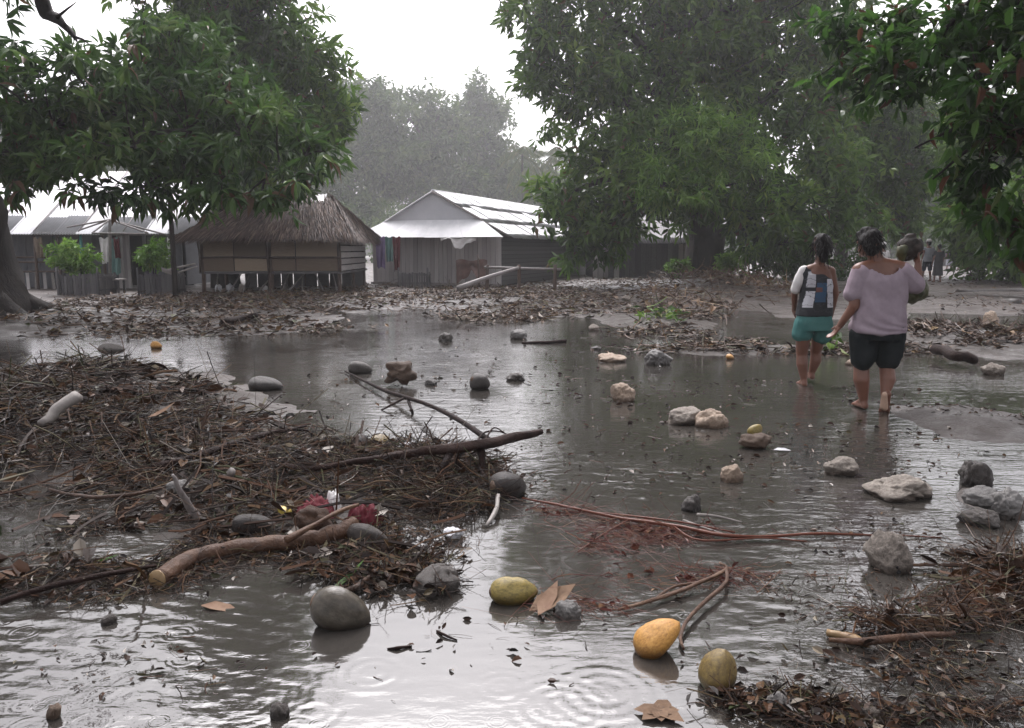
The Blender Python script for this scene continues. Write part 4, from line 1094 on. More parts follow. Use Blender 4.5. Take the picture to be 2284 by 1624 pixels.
# low wall closing the far end of the track
fw = empty('boundary_wall', PD(2150, 598, 56), 'pale weathered wall across the far end of the track', 'wall')
for i in range(8):
    box('wall_block', M['rock_grey'] if i % 3 else M['gable'], fw, (-2.1 + i * .62, random.uniform(-.02, .02), .45), (.60, .2, 1.05 + random.uniform(-.04, .04)))

# ------------------------------------------------------------------ people: closed limbs and trunk grown together into one surface
def cap_(p0, p1, r0, r1, n=12, m=5):
    p0, p1 = np.array(p0, float), np.array(p1, float)
    ax = p1 - p0; L_ = np.linalg.norm(ax); ax = ax / max(L_, 1e-6)
    u = np.cross(ax, [0, 1.0, .01]); 
    if np.linalg.norm(u) < .1: u = np.cross(ax, [1.0, 0, 0])
    u = u / np.linalg.norm(u); w = np.cross(ax, u)
    st = [(p0 - ax * r0 * math.cos(a), r0 * math.sin(a)) for a in np.linspace(.25, PI / 2, m)] + [(p1 + ax * r1 * math.sin(a), r1 * math.cos(a)) for a in np.linspace(0, PI / 2 - .25, m)]
    V = []
    for c, r in st:
        a = np.arange(n) / n * 2 * PI
        V.append(c + (np.cos(a) * r)[:, None] * u + (np.sin(a) * r)[:, None] * w)
    V = np.concatenate(V); k = len(st)
    Q = [(i * n + j, i * n + (j + 1) % n, (i + 1) * n + (j + 1) % n, (i + 1) * n + j) for i in range(k - 1) for j in range(n)]
    T = []
    c = len(V); V = np.concatenate([V, V[:n].mean(0, keepdims=True), V[-n:].mean(0, keepdims=True)])
    for j in range(n): T += [(c, (j + 1) % n, j), (c + 1, (k - 1) * n + j, (k - 1) * n + (j + 1) % n)]
    return V, Q, T
def loft_(rings, n=20):
    """rings: (x, y, z, rx, ry[, twist]) stacked upward, superellipse sections"""
    V = []
    for R_ in rings:
        x, y, z, rx, ry = R_[:5]
        a = np.arange(n) / n * 2 * PI
        ca, sa = np.cos(a), np.sin(a); e = .85
        V.append(np.stack([x + rx * np.sign(ca) * np.abs(ca) ** e, y + ry * np.sign(sa) * np.abs(sa) ** e, np.full(n, z) + (R_[5] * ca if len(R_) > 5 else 0)], 1))
    V = np.concatenate(V); k = len(rings)
    Q = [(i * n + j, i * n + (j + 1) % n, (i + 1) * n + (j + 1) % n, (i + 1) * n + j) for i in range(k - 1) for j in range(n)]
    c = len(V); V = np.concatenate([V, V[:n].mean(0, keepdims=True), V[-n:].mean(0, keepdims=True)]); T = []
    for j in range(n): T += [(c, (j + 1) % n, j), (c + 1, (k - 1) * n + j, (k - 1) * n + (j + 1) % n)]
    return V, Q, T
def ell_(c, r, rot=None, n=14):
    a = np.linspace(-PI / 2 + .2, PI / 2 - .2, 9)
    V, Q, T = loft_([(0, 0, math.sin(t), math.cos(t), math.cos(t)) for t in a], n)
    V = V * np.array(r)
    if rot is not None: V = V @ np.array(Matrix.Rotation(rot[1], 3, rot[0])).T
    return V + np.array(c), Q, T
def grow(name, parts, m, voxel=.009, smooth=4, parent=None, fold=None, cut=None):
    G = Geo()
    for p in parts: G.add(*p)
    me = G.mesh(name + '_raw', [])
    o = bpy.data.objects.new('tmp', me); COL.objects.link(o)
    md = o.modifiers.new('r', 'REMESH'); md.mode = 'VOXEL'; md.voxel_size = voxel; md.use_smooth_shade = True
    if smooth:
        s = o.modifiers.new('s', 'SMOOTH'); s.factor = .5; s.iterations = smooth
    dg = bpy.context.evaluated_depsgraph_get(); dg.update()
    out = bpy.data.meshes.new_from_object(o.evaluated_get(dg)); out.name = name
    bpy.data.objects.remove(o); bpy.data.meshes.remove(me)
    if fold is not None:
        k = len(out.vertices); co = np.empty(k * 3, np.float32); no = np.empty(k * 3, np.float32)
        out.vertices.foreach_get('co', co); out.vertices.foreach_get('normal', no)
        co, no = co.reshape(-1, 3), no.reshape(-1, 3)
        co = co + no * fold(co)[:, None]
        out.vertices.foreach_set('co', co.astype(np.float32).ravel()); out.update()
    if cut is not None:
        bm = bmesh.new(); bm.from_mesh(out)
        bmesh.ops.delete(bm, geom=[v for v in bm.verts if cut(v.co)], context='VERTS')
        bm.to_mesh(out); bm.free()
    out.materials.clear(); out.materials.append(m)
    for p in out.polygons: p.use_smooth = True
    return link(name, out, parent)
def hand_(w, d, s=1.0, curl=.6, side=1):
    """palm, four unequal bent fingers and a thumb, from wrist w along direction d"""
    w = np.array(w, float); d = norm(np.array(d, float)); y = np.array([0, 1.0, 0]); x = norm(np.cross(d, y)); y = np.cross(x, d)
    P_ = [cap_(w, w + d * .035 * s, .022 * s, .026 * s)]
    for i, (off, L_) in enumerate(((-.027, .066), (-.009, .076), (.009, .071), (.026, .056))):
        k0 = w + d * .03 * s + y * off * s; k1 = w + d * .085 * s + y * off * 1.05 * s
        e1 = norm(d * math.cos(curl * .6) + x * side * math.sin(curl * .6)); e2 = norm(d * math.cos(curl * 1.5) + x * side * math.sin(curl * 1.5))
        k2 = k1 + e1 * L_ * .5 * s; k3 = k2 + e2 * L_ * .5 * s
        P_ += [cap_(k0, k1, .012 * s, .011 * s, 8, 3), cap_(k1, k2, .0105 * s, .0095 * s, 8, 3), cap_(k2, k3, .0095 * s, .008 * s, 8, 3)]
    t0 = w + d * .02 * s + y * .026 * s; t1 = t0 + norm(d + y * 1.1) * .045 * s; t2 = t1 + norm(d + y * .3 + x * side * .4) * .035 * s
    return P_ + [cap_(t0, t1, .014 * s, .0115 * s, 8, 3), cap_(t1, t2, .0115 * s, .009 * s, 8, 3)]
def foot_(an, d, s=1.0, down=None):
    """heel to toes from ankle an along d; down is the sole direction"""
    an = np.array(an, float); d = norm(np.array(d, float)); dn = norm(np.array(down if down is not None else (0, 0, -1), float)); y = np.cross(d, dn)
    he = an + dn * .045 * s - d * .035 * s; ba = an + dn * .055 * s + d * .12 * s
    P_ = [cap_(an, he, .034 * s, .030 * s), cap_(an, ba, .034 * s, .028 * s), cap_(he, ba - y * .02 * s, .027 * s, .022 * s), cap_(he, ba + y * .02 * s, .026 * s, .022 * s)]
    for i in range(5):
        o = (i - 2) * .0185 * s
        P_.append(cap_(ba + y * o, ba + y * o * 1.1 + d * (.05 - .006 * i) * s + dn * .01 * s, .0135 * s, (.013 - .0012 * i) * s, 8, 3))
    return P_
def head_(c, s=1.0, yaw=0.0, tilt=0.0):
    """skull, jaw, nose, brow, ears; faces +y"""
    c = np.array(c, float)
    P_ = [ell_((0, -.012, .02), (.076, .094, .098)), ell_((0, .028, -.045), (.056, .066, .068)), cap_((0, .088, -.005), (0, .104, -.03), .011, .015, 8, 3), cap_((-.035, .078, .012), (.035, .078, .012), .016, .016, 8, 3),
          cap_((-.02, .088, -.06), (.02, .088, -.06), .010, .010, 8, 3), ell_((-.078, -.005, -.012), (.012, .022, .032)), ell_((.078, -.005, -.012), (.012, .022, .032)), ell_((0, .075, -.093), (.026, .024, .02))]
    R_ = np.array(Matrix.Rotation(yaw, 3, 'Z') @ Matrix.Rotation(tilt, 3, 'Y'))
    return [((V * s) @ R_.T + c, Q, T) for V, Q, T in P_]
def person_root(px, py, label):
    b = P(px, py); b.z = 0.0
    return empty('person', b, label, 'person'), b

# --- walker in mauve shirt
pr, pb = person_root(1935, 913, 'person in mauve shirt and dark shorts walking away barefoot with a load on the shoulder')
S = 257.0
def q(px, py, y=0.0): return ((px - 1935) / S, y, (913 - py) / S)
aL, kL, hL = q(1927, 893, .02), q(1918, 815, .03), q(1916, 748)
aR, kR, hR = q(1960, 874, -.10), q(1972, 815, .0), q(1974, 748)
shL, shR = q(1899, 601), q(1995, 600)
eL, wL = q(1887, 678, -.03), q(1865, 722, .03)
eR, wR = q(2030, 641, .02), q(2036, 588, .08)
nk, hd = q(1934, 578, .0), q(1917, 541, .03)
parts = [loft_([(.045, .0, .66, .19, .13), (.045, .0, .80, .205, .145), (.045, .01, .95, .185, .13), (.04, .01, 1.08, .185, .125), (.04, .005, 1.18, .18, .115), (.03, .0, 1.26, .115, .085)]),
         cap_(q(1942, 598), nk, .085, .062), cap_(nk, hd, .060, .058), cap_(shL, q(1942, 592), .072, .085), cap_(shR, q(1942, 592), .072, .085),
         cap_(hL, kL, .105, .068), cap_(kL, q(1917, 845, .0), .064, .069), cap_(q(1917, 845, .0), aL, .069, .038),
         cap_(hR, kR, .105, .068), cap_(kR, q(1969, 842, -.06), .062, .066), cap_(q(1969, 842, -.06), aR, .066, .037),
         cap_(shL, eL, .062, .047), cap_(eL, wL, .044, .029), cap_(shR, eR, .062, .047), cap_(eR, wR, .045, .030)]
parts += hand_(wL, np.array(wL) - np.array(eL), 1.0, .5, -1) + hand_(wR, np.array((-.15, .1, 1)), 1.0, 1.1, -1)
parts += foot_(aL, (0, 1, 0)) + foot_(aR, (.03, .42, -.9), 1.0, (0, -.9, -.42))
parts += head_(hd, 1.05, .35, -.1)
grow('body', parts, M['skin'], .0075, 3, pr)
f = [cap_(q(1951, 872, -.165), q(1957, 903, -.135), .024, .028), cap_(q(1952, 872, -.16), q(1952, 900, -.14), .026, .026)]
grow('sole', f, M['sole'], .007, 2, pr)
def hairfold(co): return .011 * fbm(co[:, 0] * 26, co[:, 1] * 26, co[:, 2] * 9, o=3, s=5)
hp = [ell_(np.array(hd) + [0, -.028, .033], (.092, .098, .098)), ell_(np.array(hd) + [0, -.062, -.028], (.073, .05, .075)), ell_(np.array(hd) + [-.03, .035, .075], (.06, .06, .045)), ell_(np.array(hd) + [-.035, -.01, .108], (.045, .05, .03))]
grow('hair', hp, M['hair'], .008, 2, pr, hairfold)
sx, sz_ = np.array(q(1900, 0))[0], 0
def shirtfold(co):
    z = co[:, 2]; x = co[:, 0]
    low = sstep(1.0, .70, z)
    diag = np.sin(52 * (z + .6 * (x - .05)) + 11 * vnoise(x * 5, z * 5, s=3)) * .0055 * low * (.4 + .6 * sstep(.25, -.05, x))
    return diag + .006 * fbm(x * 9 + z * 3, co[:, 1] * 7, z * 6, o=3, s=8) * 1.5 + .007 * np.sin(40 * (x + .25 * z)) * sstep(1.2, 1.05, z) * sstep(.8, .95, z) * vnoise(x * 4, z * 4, s=2)
parts = [loft_([(.045, .0, .675, .232, .17), (.045, .0, .70, .238, .172), (.045, .0, .80, .228, .168), (.046, .0, .92, .212, .158), (.047, .0, 1.03, .213, .152), (.045, .0, 1.13, .212, .142), (.043, .0, 1.19, .19, .125), (.038, .0, 1.235, .155, .112), (.03, .0, 1.272, .11, .095)]),
         cap_(np.array(q(1903, 606)) , q(1886, 650, -.01), .088, .084), cap_(q(1992, 605), q(2021, 632, .01), .088, .086), cap_(q(1902, 606), q(1920, 592), .072, .05), cap_(q(1994, 604), q(1972, 590), .072, .05)]
grow('shirt', parts, M['mauve'], .0085, 7, pr, shirtfold, lambda c: c.z > 1.185 + .095 * ((c.x - .035) / .15) ** 2 and abs(c.x - .035) < .19)
parts = [loft_([(.045, 0, .62, .215, .155), (.045, 0, .74, .218, .16), (.045, 0, .82, .20, .15)]), cap_(q(1915, 745), q(1917, 786), .125, .112), cap_(q(1917, 786), q(1917, 797), .112, .108), cap_(q(1975, 745), q(1974, 786, -.01), .125, .112), cap_(q(1974, 786, -.01), q(1973, 797, -.01), .112, .108)]
grow('shorts', parts, M['black_shorts'], .010, 3, pr, lambda co: .010 * fbm(co[:, 0] * 10, co[:, 1] * 9, co[:, 2] * 5, o=3, s=4))
# what is carried
ld = PD(2031, 551, pb.y + .12)
o = link('carried_bundle', blob_mesh('carried_bundle', M['darkload'], .112, 3, 4, .35, (.95, .9, 1.15)), None, ld)
tag(o, 'dark brown bundle carried on the shoulder of the person in mauve', 'bundle')
o = link('carried_fruit', blob_mesh('carried_fruit', M['olive'], .045, 9, 3, .3, (1, 1, 1.6)), None, PD(2013, 563, pb.y + .06)); tag(o, 'olive green fruit held against the bundle on the shoulder', 'fruit')
o = link('navy_bag', blob_mesh('navy_bag', M['navy'], .10, 4, 4, .25, (.62, .8, 1.5)), None, PD(2006, 642, pb.y + .22)); tag(o, 'navy cloth bag hanging at the right hip of the person in mauve', 'bag')
o = link('green_bag', blob_mesh('green_bag', M['olive'], .115, 5, 4, .3, (.95, .9, 1.0)), None, PD(2037, 652, pb.y + .35)); tag(o, 'yellow green leafy sack carried low beside the navy bag', 'sack')

# --- walker in black top with teal shorts
pr2, pb2 = person_root(1803, 858, 'person in black and white sleeveless top and sea green shorts walking barefoot on the left')
S2 = 215.0
def q2(px, py, y=0.0): return ((px - 1803) / S2, y, (858 - py) / S2)
aL, kL, hL = q2(1791, 846, -.02), q2(1787, 790, .03), q2(1787, 722)
aR, kR, hR = q2(1817, 834, .10), q2(1824, 786, .10), q2(1826, 722)
shL, shR = q2(1782, 606), q2(1838, 606)
nk, hd = q2(1815, 582, .01), q2(1817, 551, .035)
eL, wL = q2(1766, 650, .06), q2(1775, 690, .16)
eR, wR = q2(1853, 655, .02), q2(1851, 706, .08)
parts = [loft_([(.02, 0, .60, .155, .115), (.02, 0, .70, .165, .12), (.025, 0, .86, .125, .095), (.03, 0, 1.0, .135, .10), (.035, 0, 1.1, .145, .10), (.04, 0, 1.18, .12, .085), (.045, 0, 1.235, .07, .06)]),
         cap_(q2(1812, 602), nk, .06, .05), cap_(nk, hd, .05, .05), cap_(shL, q2(1812, 598), .052, .06), cap_(shR, q2(1812, 598), .052, .06),
         cap_(hL, kL, .088, .060), cap_(kL, q2(1787, 812, .0), .056, .060), cap_(q2(1787, 812, .0), aL, .06, .034),
         cap_(hR, kR, .088, .058), cap_(kR, q2(1824, 806, .09), .054, .058), cap_(q2(1824, 806, .09), aR, .058, .034),
         cap_(shL, eL, .048, .038), cap_(eL, wL, .036, .025), cap_(shR, eR, .05, .040), cap_(eR, wR, .038, .026)]
parts += hand_(wL, np.array(wL) - np.array(eL), .92, .6, 1) + hand_(wR, np.array(wR) - np.array(eR), .92, .6, -1)
parts += foot_(aL, (.08, 1, 0), .95) + foot_(aR, (.1, 1, 0), .95) + head_(hd, .98, -.5, 0)
grow('body', parts, M['skin'], .0075, 3, pr2)
hp = [ell_(np.array(hd) + [0, -.02, .028], (.088, .098, .095)), ell_(np.array(hd) + [-.005, -.075, -.04], (.068, .05, .09)), ell_(np.array(hd) + [0, -.085, -.10], (.042, .035, .07)), ell_(np.array(hd) + [.02, .02, .07], (.07, .07, .045))]
grow('hair', hp, M['hair'], .008, 2, pr2, hairfold)
def strands(hc, root, k, seed, drop=.16):
    r_ = np.random.default_rng(seed); d = norm(r_.normal(size=(k, 3)) + [0, -.6, .2]); o = np.array(hc) + [0, -.02, .02] + d * np.array([.09, .10, .10])
    L_ = r_.uniform(.05, drop, k); t = norm(d * .35 + np.array([0, -.15, -1.0]) + .25 * r_.normal(size=(k, 3)))
    G = Geo(); G.add(*twigs(k, o + t * (L_ * .4)[:, None], t, L_, np.full(k, .0028), r_.uniform(.03, .15, k)))
    tag(link('loose_hair', G.mesh('loose_hair', M['hair']), root), None, None, None, 'stuff')
strands(hd, pr2, 260, 4, .22); strands(q(1917, 541, .03), pr, 220, 5, .12)
def top_mat():
    """black jersey with its printed white and blue patches"""
    m, nt, N, L, B = nmat('black_printed_jersey')
    tc = N.new('ShaderNodeTexCoord').outputs['Object']
    sx = N.new('ShaderNodeSeparateXYZ'); L.new(tc, sx.inputs[0])
    nz = noise(N, L, 16, 3, .6, tc)
    def rect(cx, cz, hw, hh, sl=0.0):
        wob = math_(N, L, 'MULTIPLY', math_(N, L, 'SUBTRACT', nz, .5), .03)
        xx = math_(N, L, 'ADD', math_(N, L, 'SUBTRACT', math_(N, L, 'ADD', sx.outputs[0], math_(N, L, 'MULTIPLY', sx.outputs[2], -sl)), cx - sl * cz), wob)
        a = math_(N, L, 'LESS_THAN', math_(N, L, 'ABSOLUTE', xx), hw)
        b_ = math_(N, L, 'LESS_THAN', math_(N, L, 'ABSOLUTE', math_(N, L, 'SUBTRACT', sx.outputs[2], cz)), hh)
        return math_(N, L, 'MULTIPLY', a, b_)
    col = N.new('ShaderNodeRGB'); col.outputs[0].default_value = (.016, .018, .022, 1); prev = col.outputs[0]
    Z = lambda py: (858 - py) / S2
    X = lambda px: (px - 1803) / S2
    for (px0, px1, py0, py1, sl, c) in ((1782, 1799, 606, 640, .12, (.42, .42, .45)), (1777, 1796, 648, 684, .14, (.62, .62, .66)), (1799, 1822, 630, 672, .1, (.035, .085, .16)), (1824, 1843, 622, 684, -.06, (.60, .60, .64)), (1799, 1812, 640, 650, 0, (.16, .07, .06))):
        mx = N.new('ShaderNodeMix'); mx.data_type = 'RGBA'
        back = math_(N, L, 'LESS_THAN', sx.outputs[1], 0.02)
        L.new(math_(N, L, 'MULTIPLY', rect((X(px0) + X(px1)) / 2, (Z(py0) + Z(py1)) / 2, (px1 - px0) / 2 / S2, (py1 - py0) / 2 / S2, sl), back), mx.inputs[0])
        L.new(prev, mx.inputs[6]); mx.inputs[7].default_value = (*c, 1); prev = mx.outputs[2]
    # the prints are broken by fine dark lines
    ln = math_(N, L, 'GREATER_THAN', math_(N, L, 'ABSOLUTE', math_(N, L, 'SINE', math_(N, L, 'ADD', math_(N, L, 'MULTIPLY', sx.outputs[2], 48.0), math_(N, L, 'MULTIPLY', nz, 7.0)))), .13)
    mx = N.new('ShaderNodeMix'); mx.data_type = 'RGBA'; L.new(ln, mx.inputs[0]); mx.inputs[6].default_value = (.05, .05, .06, 1); L.new(prev, mx.inputs[7])
    L.new(mx.outputs[2], B.inputs['Base Color']); B.inputs['Roughness'].default_value = .8
    return m
M['top'] = top_mat()
parts = [loft_([(.02, 0, .72, .185, .138), (.022, 0, .80, .178, .13), (.028, 0, .92, .165, .125), (.028, 0, 1.02, .168, .125), (.02, 0, 1.09, .158, .118), (-.005, 0, 1.15, .125, .10)]), cap_(q2(1783, 608), q2(1800, 612), .066, .07), cap_(q2(1783, 612), q2(1797, 640), .07, .075), cap_(q2(1833, 604, -.03), q2(1828, 640, -.06), .022, .025)]
grow('top', parts, M['top'], .0085, 3, pr2, lambda co: .006 * fbm(co[:, 0] * 9, co[:, 1] * 8, co[:, 2] * 6, o=3, s=6))
grow('sleeve', [cap_(q2(1779, 605), q2(1770, 630, .01), .056, .058), cap_(q2(1770, 630, .01), q2(1766, 646, .03), .058, .052)], M['white_cloth'], .008, 3, pr2, lambda co: .005 * fbm(co[:, 0] * 12, co[:, 1] * 12, co[:, 2] * 8, o=3, s=7))
parts = [loft_([(.02, 0, .57, .175, .13), (.02, 0, .66, .182, .135), (.02, 0, .76, .165, .125)]), cap_(q2(1786, 722), q2(1784, 742, .01), .105, .102), cap_(q2(1827, 722, .0), q2(1829, 748, .03), .105, .10)]
grow('shorts', parts, M['teal_shorts'], .009, 3, pr2, lambda co: .007 * fbm(co[:, 0] * 10, co[:, 1] * 9, co[:, 2] * 6, o=3, s=9))

# --- people further along the track
def walker(label, px, pyfeet, Y, H, shirt, lower, seed, skirt=False, cap=None, hood=False):
    b = Vector(PD(px, 600, Y)); b.z = gzp(b.x, Y)
    r = empty('person', b, label, 'person', 'walkers far along the track')
    k = H / 1.62; rr = random.Random(seed); st = rr.uniform(.08, .16)
    def s(*a): return tuple(k * x for x in a)
    parts = [loft_([tuple(k * x for x in R_) for R_ in ((0, 0, .78, .15, .11), (0, 0, .95, .13, .10), (0, 0, 1.15, .165, .11), (0, 0, 1.30, .13, .09), (0, 0, 1.36, .07, .06))]), cap_(s(0, 0, 1.32), s(0, .02, 1.48), .055 * k, .055 * k)]
    for sd, y in ((-1, st), (1, -st)):
        an = s(sd * .08, y, .07); kn = s(sd * .09, y * .4 + .03, .44)
        parts += [cap_(s(sd * .09, 0, .85), kn, .085 * k, .055 * k), cap_(kn, an, .055 * k, .034 * k)] + foot_(an, (0, 1, 0), k)
        el = s(sd * .23, -y * .4, 1.05); wr = s(sd * .24, -y * .4 + .08, .80)
        parts += [cap_(s(sd * .16, 0, 1.30), el, .05 * k, .04 * k), cap_(el, wr, .037 * k, .026 * k)] + hand_(wr, (0, .2, -1), k, .5, -sd)
    parts += head_(s(0, .02, 1.52), k, rr.uniform(-.3, .3))
    grow('body', parts, M['skin'], .012 * k, 3, r)
    grow('hair', [ell_(s(0, 0, 1.55), s(.088, .10, .095)), ell_(s(0, -.06, 1.48), s(.07, .05, .08))], M['hair'], .014, 2, r)
    grow('shirt', [loft_([tuple(k * x for x in R_) for R_ in ((0, 0, .76, .19, .14), (0, 0, .95, .17, .13), (0, 0, 1.15, .19, .13), (0, 0, 1.30, .15, .10))]), cap_(s(-.16, 0, 1.29), s(-.22, 0, 1.13), .07 * k, .065 * k), cap_(s(.16, 0, 1.29), s(.22, 0, 1.13), .07 * k, .065 * k)], shirt, .014, 3, r)
    if skirt: grow('skirt', [loft_([tuple(k * x for x in R_) for R_ in ((0, 0, .28, .22, .18), (0, 0, .6, .19, .15), (0, 0, .82, .17, .13))])], lower, .014, 3, r)
    else: grow('trousers', [loft_([tuple(k * x for x in R_) for R_ in ((0, 0, .72, .17, .13), (0, 0, .84, .165, .125))]), cap_(s(-.09, 0, .8), s(-.09, st * .4 + .02, .46), .10 * k, .085 * k), cap_(s(.09, 0, .8), s(.09, -st * .4 + .02, .46), .10 * k, .085 * k)], lower, .014, 3, r)
    if cap: grow('cap', [ell_(s(0, 0, 1.60), s(.10, .115, .07)), cap_(s(0, .06, 1.585), s(0, .15, 1.575), .055 * k, .05 * k)], cap, .012, 2, r)
    return r
walker('person in pale blue grey shirt with white cap beyond the carried bundle', 2068, 622, 31, 1.56, M['greyshirt'], M['navy'], 2, False, M['white_cloth'])
walker('person all in charcoal clothes right of the one in pale shirt', 2092, 622, 30.5, 1.42, M['charcoal'], M['charcoal'], 3, True)
walker('person with white cap seen just right of the head of the person in mauve', 1967, 620, 27, 1.46, M['white_cloth'], M['charcoal'], 4, False, M['white_cloth'])
walker('person in maroon clothes far along the track', 2132, 607, 47, 1.45, M['maroon'], M['maroon'], 5, True)
walker('person in charcoal clothes beside the one in maroon far along the track', 2153, 607, 46, 1.55, M['charcoal'], M['charcoal'], 6)
walker('person in pale clothes leftmost of the farthest walkers', 2116, 607, 48, 1.35, M['purple_cloth'], M['greyshirt'], 7, True)

# ------------------------------------------------------------------ flood debris: uncountable twigs, leaf scraps and fibres
def ellipse_pts(px, py, rx, ry, n, r_):
    c = P(px, py); m = mpp(c); u, v = P(px, py - ry), P(px, py + ry)
    a = r_.uniform(0, 2 * PI, n); q = np.sqrt(r_.random(n)) * (1 + .18 * r_.normal(size=n))
    return c.x + np.cos(a) * q * rx * m, (u.y + v.y) / 2 + np.sin(a) * q * (u.y - v.y) / 2
def debris(name, label, spots, mat_, seed, tl=.22, ll=.09, mix=(.45, .4, .15), lift=.03, rad=.004, flat=.35, palette=None, aim=None):
    """spots: picture ellipses with how many pieces; mix: sticks, leaf scraps, long fibres"""
    r_ = np.random.default_rng(seed); G = Geo()
    for px, py, rx, ry, n in spots:
        for kind, fr in zip(('stick', 'leaf', 'fibre'), mix):
            k = int(n * fr)
            if not k: continue
            x, y = ellipse_pts(px, py, rx, ry, k, r_)
            # clumps with bare mud between them
            keep = fbm(x * 2.2, y * 2.2, o=3, s=seed) > (-.42 if py > 800 else -.5)
            x, y = x[keep], y[keep]; k = len(x)
            z = top(x, y)
            d = norm(np.stack([r_.normal(size=k), r_.normal(size=k), flat * r_.normal(size=k) * .6], 1))
            if aim is not None: d = norm(d + np.array(aim))
            t = r_.random(k) if palette is None else np.clip(r_.normal(palette[0], palette[1], k), 0, 1)
            sc = np.clip((y / 5.0), .6, 2.4) ** .5
            if kind == 'stick':
                L_ = tl * np.minimum(r_.gamma(2.2, .45, k), 2.0) * sc; t = np.minimum(t, .93 + .07 * (r_.random(k) < .15))
                o = np.stack([x, y, z + lift * r_.random(k) + np.abs(d[:, 2]) * L_ * .35], 1)
                G.add(*twigs(k, o, d, L_, rad * r_.uniform(.5, 1.8, k) * sc, r_.uniform(0, .12, k), 4 if py > 900 else 3, t))
            elif kind == 'leaf':
                L_ = ll * r_.uniform(.5, 1.5, k) * sc
                nr = norm(np.array([0, 0, 1.0]) + .55 * r_.normal(size=(k, 3)))
                o = np.stack([x, y, z + .006 + lift * r_.random(k)], 1)
                G.add(*leaves(o, d, nr, L_, L_ * r_.uniform(.25, .6, k), 'lance' if py > 850 else 'rhomb', r_.uniform(-.3, .4, k), .35, t))
            else:
                L_ = tl * 1.7 * r_.gamma(2.5, .4, k) * sc
                o = np.stack([x, y, z + lift * r_.random(k)], 1)
                G.add(*twigs(k, o, d, L_, rad * .45 * r_.uniform(.6, 1.4, k) * sc, r_.uniform(.05, .3, k), 3, t, .2))
    o = link(name, G.mesh(name, mat_), None)
    return tag(o, label, 'debris', None, 'stuff')
debris('flood_debris', 'dark heap of twigs and leaf scraps on the left of the water',
       [(60, 925, 290, 58, 3800), (150, 970, 300, 85, 4200), (300, 1040, 330, 90, 3200), (560, 1060, 330, 70, 2000)], M['debris'], 101, .19, .065, (.46, .26, .28), .05, .0030)
debris('flood_debris', 'tangle of twigs and fibres around the broken branch',
       [(760, 1070, 300, 75, 2300), (960, 1075, 170, 65, 2000), (1010, 1120, 110, 45, 800)], M['debris'], 102, .18, .06, (.45, .2, .35), .06, .0030, .5)
debris('flood_debris', 'low dark litter in the shallow water around the tan log',
       [(500, 1180, 400, 60, 2100), (200, 1290, 280, 55, 1700), (780, 1230, 260, 50, 1100), (380, 1240, 250, 40, 700)], M['debris'], 103, .13, .045, (.42, .30, .28), .025, .0024)
debris('flood_debris', 'clump of fibres and grass scraps behind the grey coconut',
       [(840, 1280, 140, 42, 800), (950, 1310, 110, 32, 600), (1000, 1285, 60, 25, 160)], M['debris'], 104, .12, .06, (.4, .3, .3), .05, .0028, .7)
debris('flood_debris', 'thicker broken sticks and bark pieces lying on the left heap',
       [(100, 930, 270, 58, 150), (300, 1010, 350, 90, 210), (700, 1070, 330, 75, 230), (500, 1180, 400, 60, 150), (150, 1290, 230, 45, 90), (840, 1270, 150, 40, 60), (2230, 1320, 120, 60, 70)], M['debris'], 121, .28, .12, (.5, .5, 0), .06, .0075, .2, (.58, .24))
debris('root_fibres', 'rust red root fibres strung across the shallow water',
       [(1420, 1180, 160, 26, 260), (1480, 1200, 110, 20, 300), (1650, 1190, 120, 10, 90), (1350, 1225, 80, 16, 100), (1450, 1290, 190, 35, 120), (1300, 1355, 110, 22, 120), (1620, 1290, 110, 22, 130), (1250, 1140, 70, 16, 90)], M['fibre'], 105, .15, .05, (.3, .1, .6), .015, .0020, .3, (.42, .26), (1.1, -.25, 0))
debris('root_fibres', 'rusty palm fibre heap at the right edge',
       [(2250, 1300, 110, 55, 650), (2190, 1365, 110, 34, 330), (2060, 1400, 150, 16, 260), (1960, 1405, 80, 10, 100)], M['debris'], 106, .18, .06, (.3, .2, .5), .06, .0032, .5, (.62, .2), (.8, .3, 0))
debris('flood_debris', 'dark fibre scraps in the lower right shallows',
       [(1720, 1570, 140, 26, 480), (1880, 1600, 200, 28, 700), (2060, 1500, 60, 40, 90), (2200, 1590, 150, 30, 260), (1950, 1500, 300, 60, 130)], M['debris'], 107, .10, .045, (.4, .35, .25), .025, .0022)
debris('flood_debris', 'litter strewn over the far bank before the houses',
       [(300, 690, 380, 26, 3600), (640, 680, 330, 22, 2600), (900, 660, 330, 18, 2600), (1150, 672, 260, 26, 2800), (1120, 705, 140, 14, 1100), (1400, 650, 250, 18, 1700), (1330, 690, 170, 20, 800), (400, 735, 380, 18, 1900)], M['litter'], 108, .17, .085, (.35, .60, .05), .04, .005, .3, (.58, .26))
debris('flood_debris', 'green and brown brush heap before the great tree',
       [(1630, 655, 105, 30, 1500), (1540, 690, 90, 24, 700)], M['litter'], 109, .26, .12, (.55, .30, .15), .28, .006, .9, (.66, .18))
debris('fresh_leaves', 'fresh green leaves on the brush heap and beside it',
       [(1475, 728, 45, 10, 150), (1550, 632, 28, 16, 150), (1700, 650, 24, 22, 150), (1610, 640, 60, 14, 60), (1840, 785, 30, 6, 30)], M['leaf_mid'], 110, .2, .12, (.05, .95, 0), .22, .006, .9)
debris('flood_debris', 'line of litter along the water behind the two walkers',
       [(1480, 745, 110, 14, 500), (1660, 782, 260, 9, 900), (1900, 785, 200, 10, 650), (1500, 705, 110, 16, 600)], M['litter'], 111, .16, .08, (.45, .45, .1), .04, .004, .4)
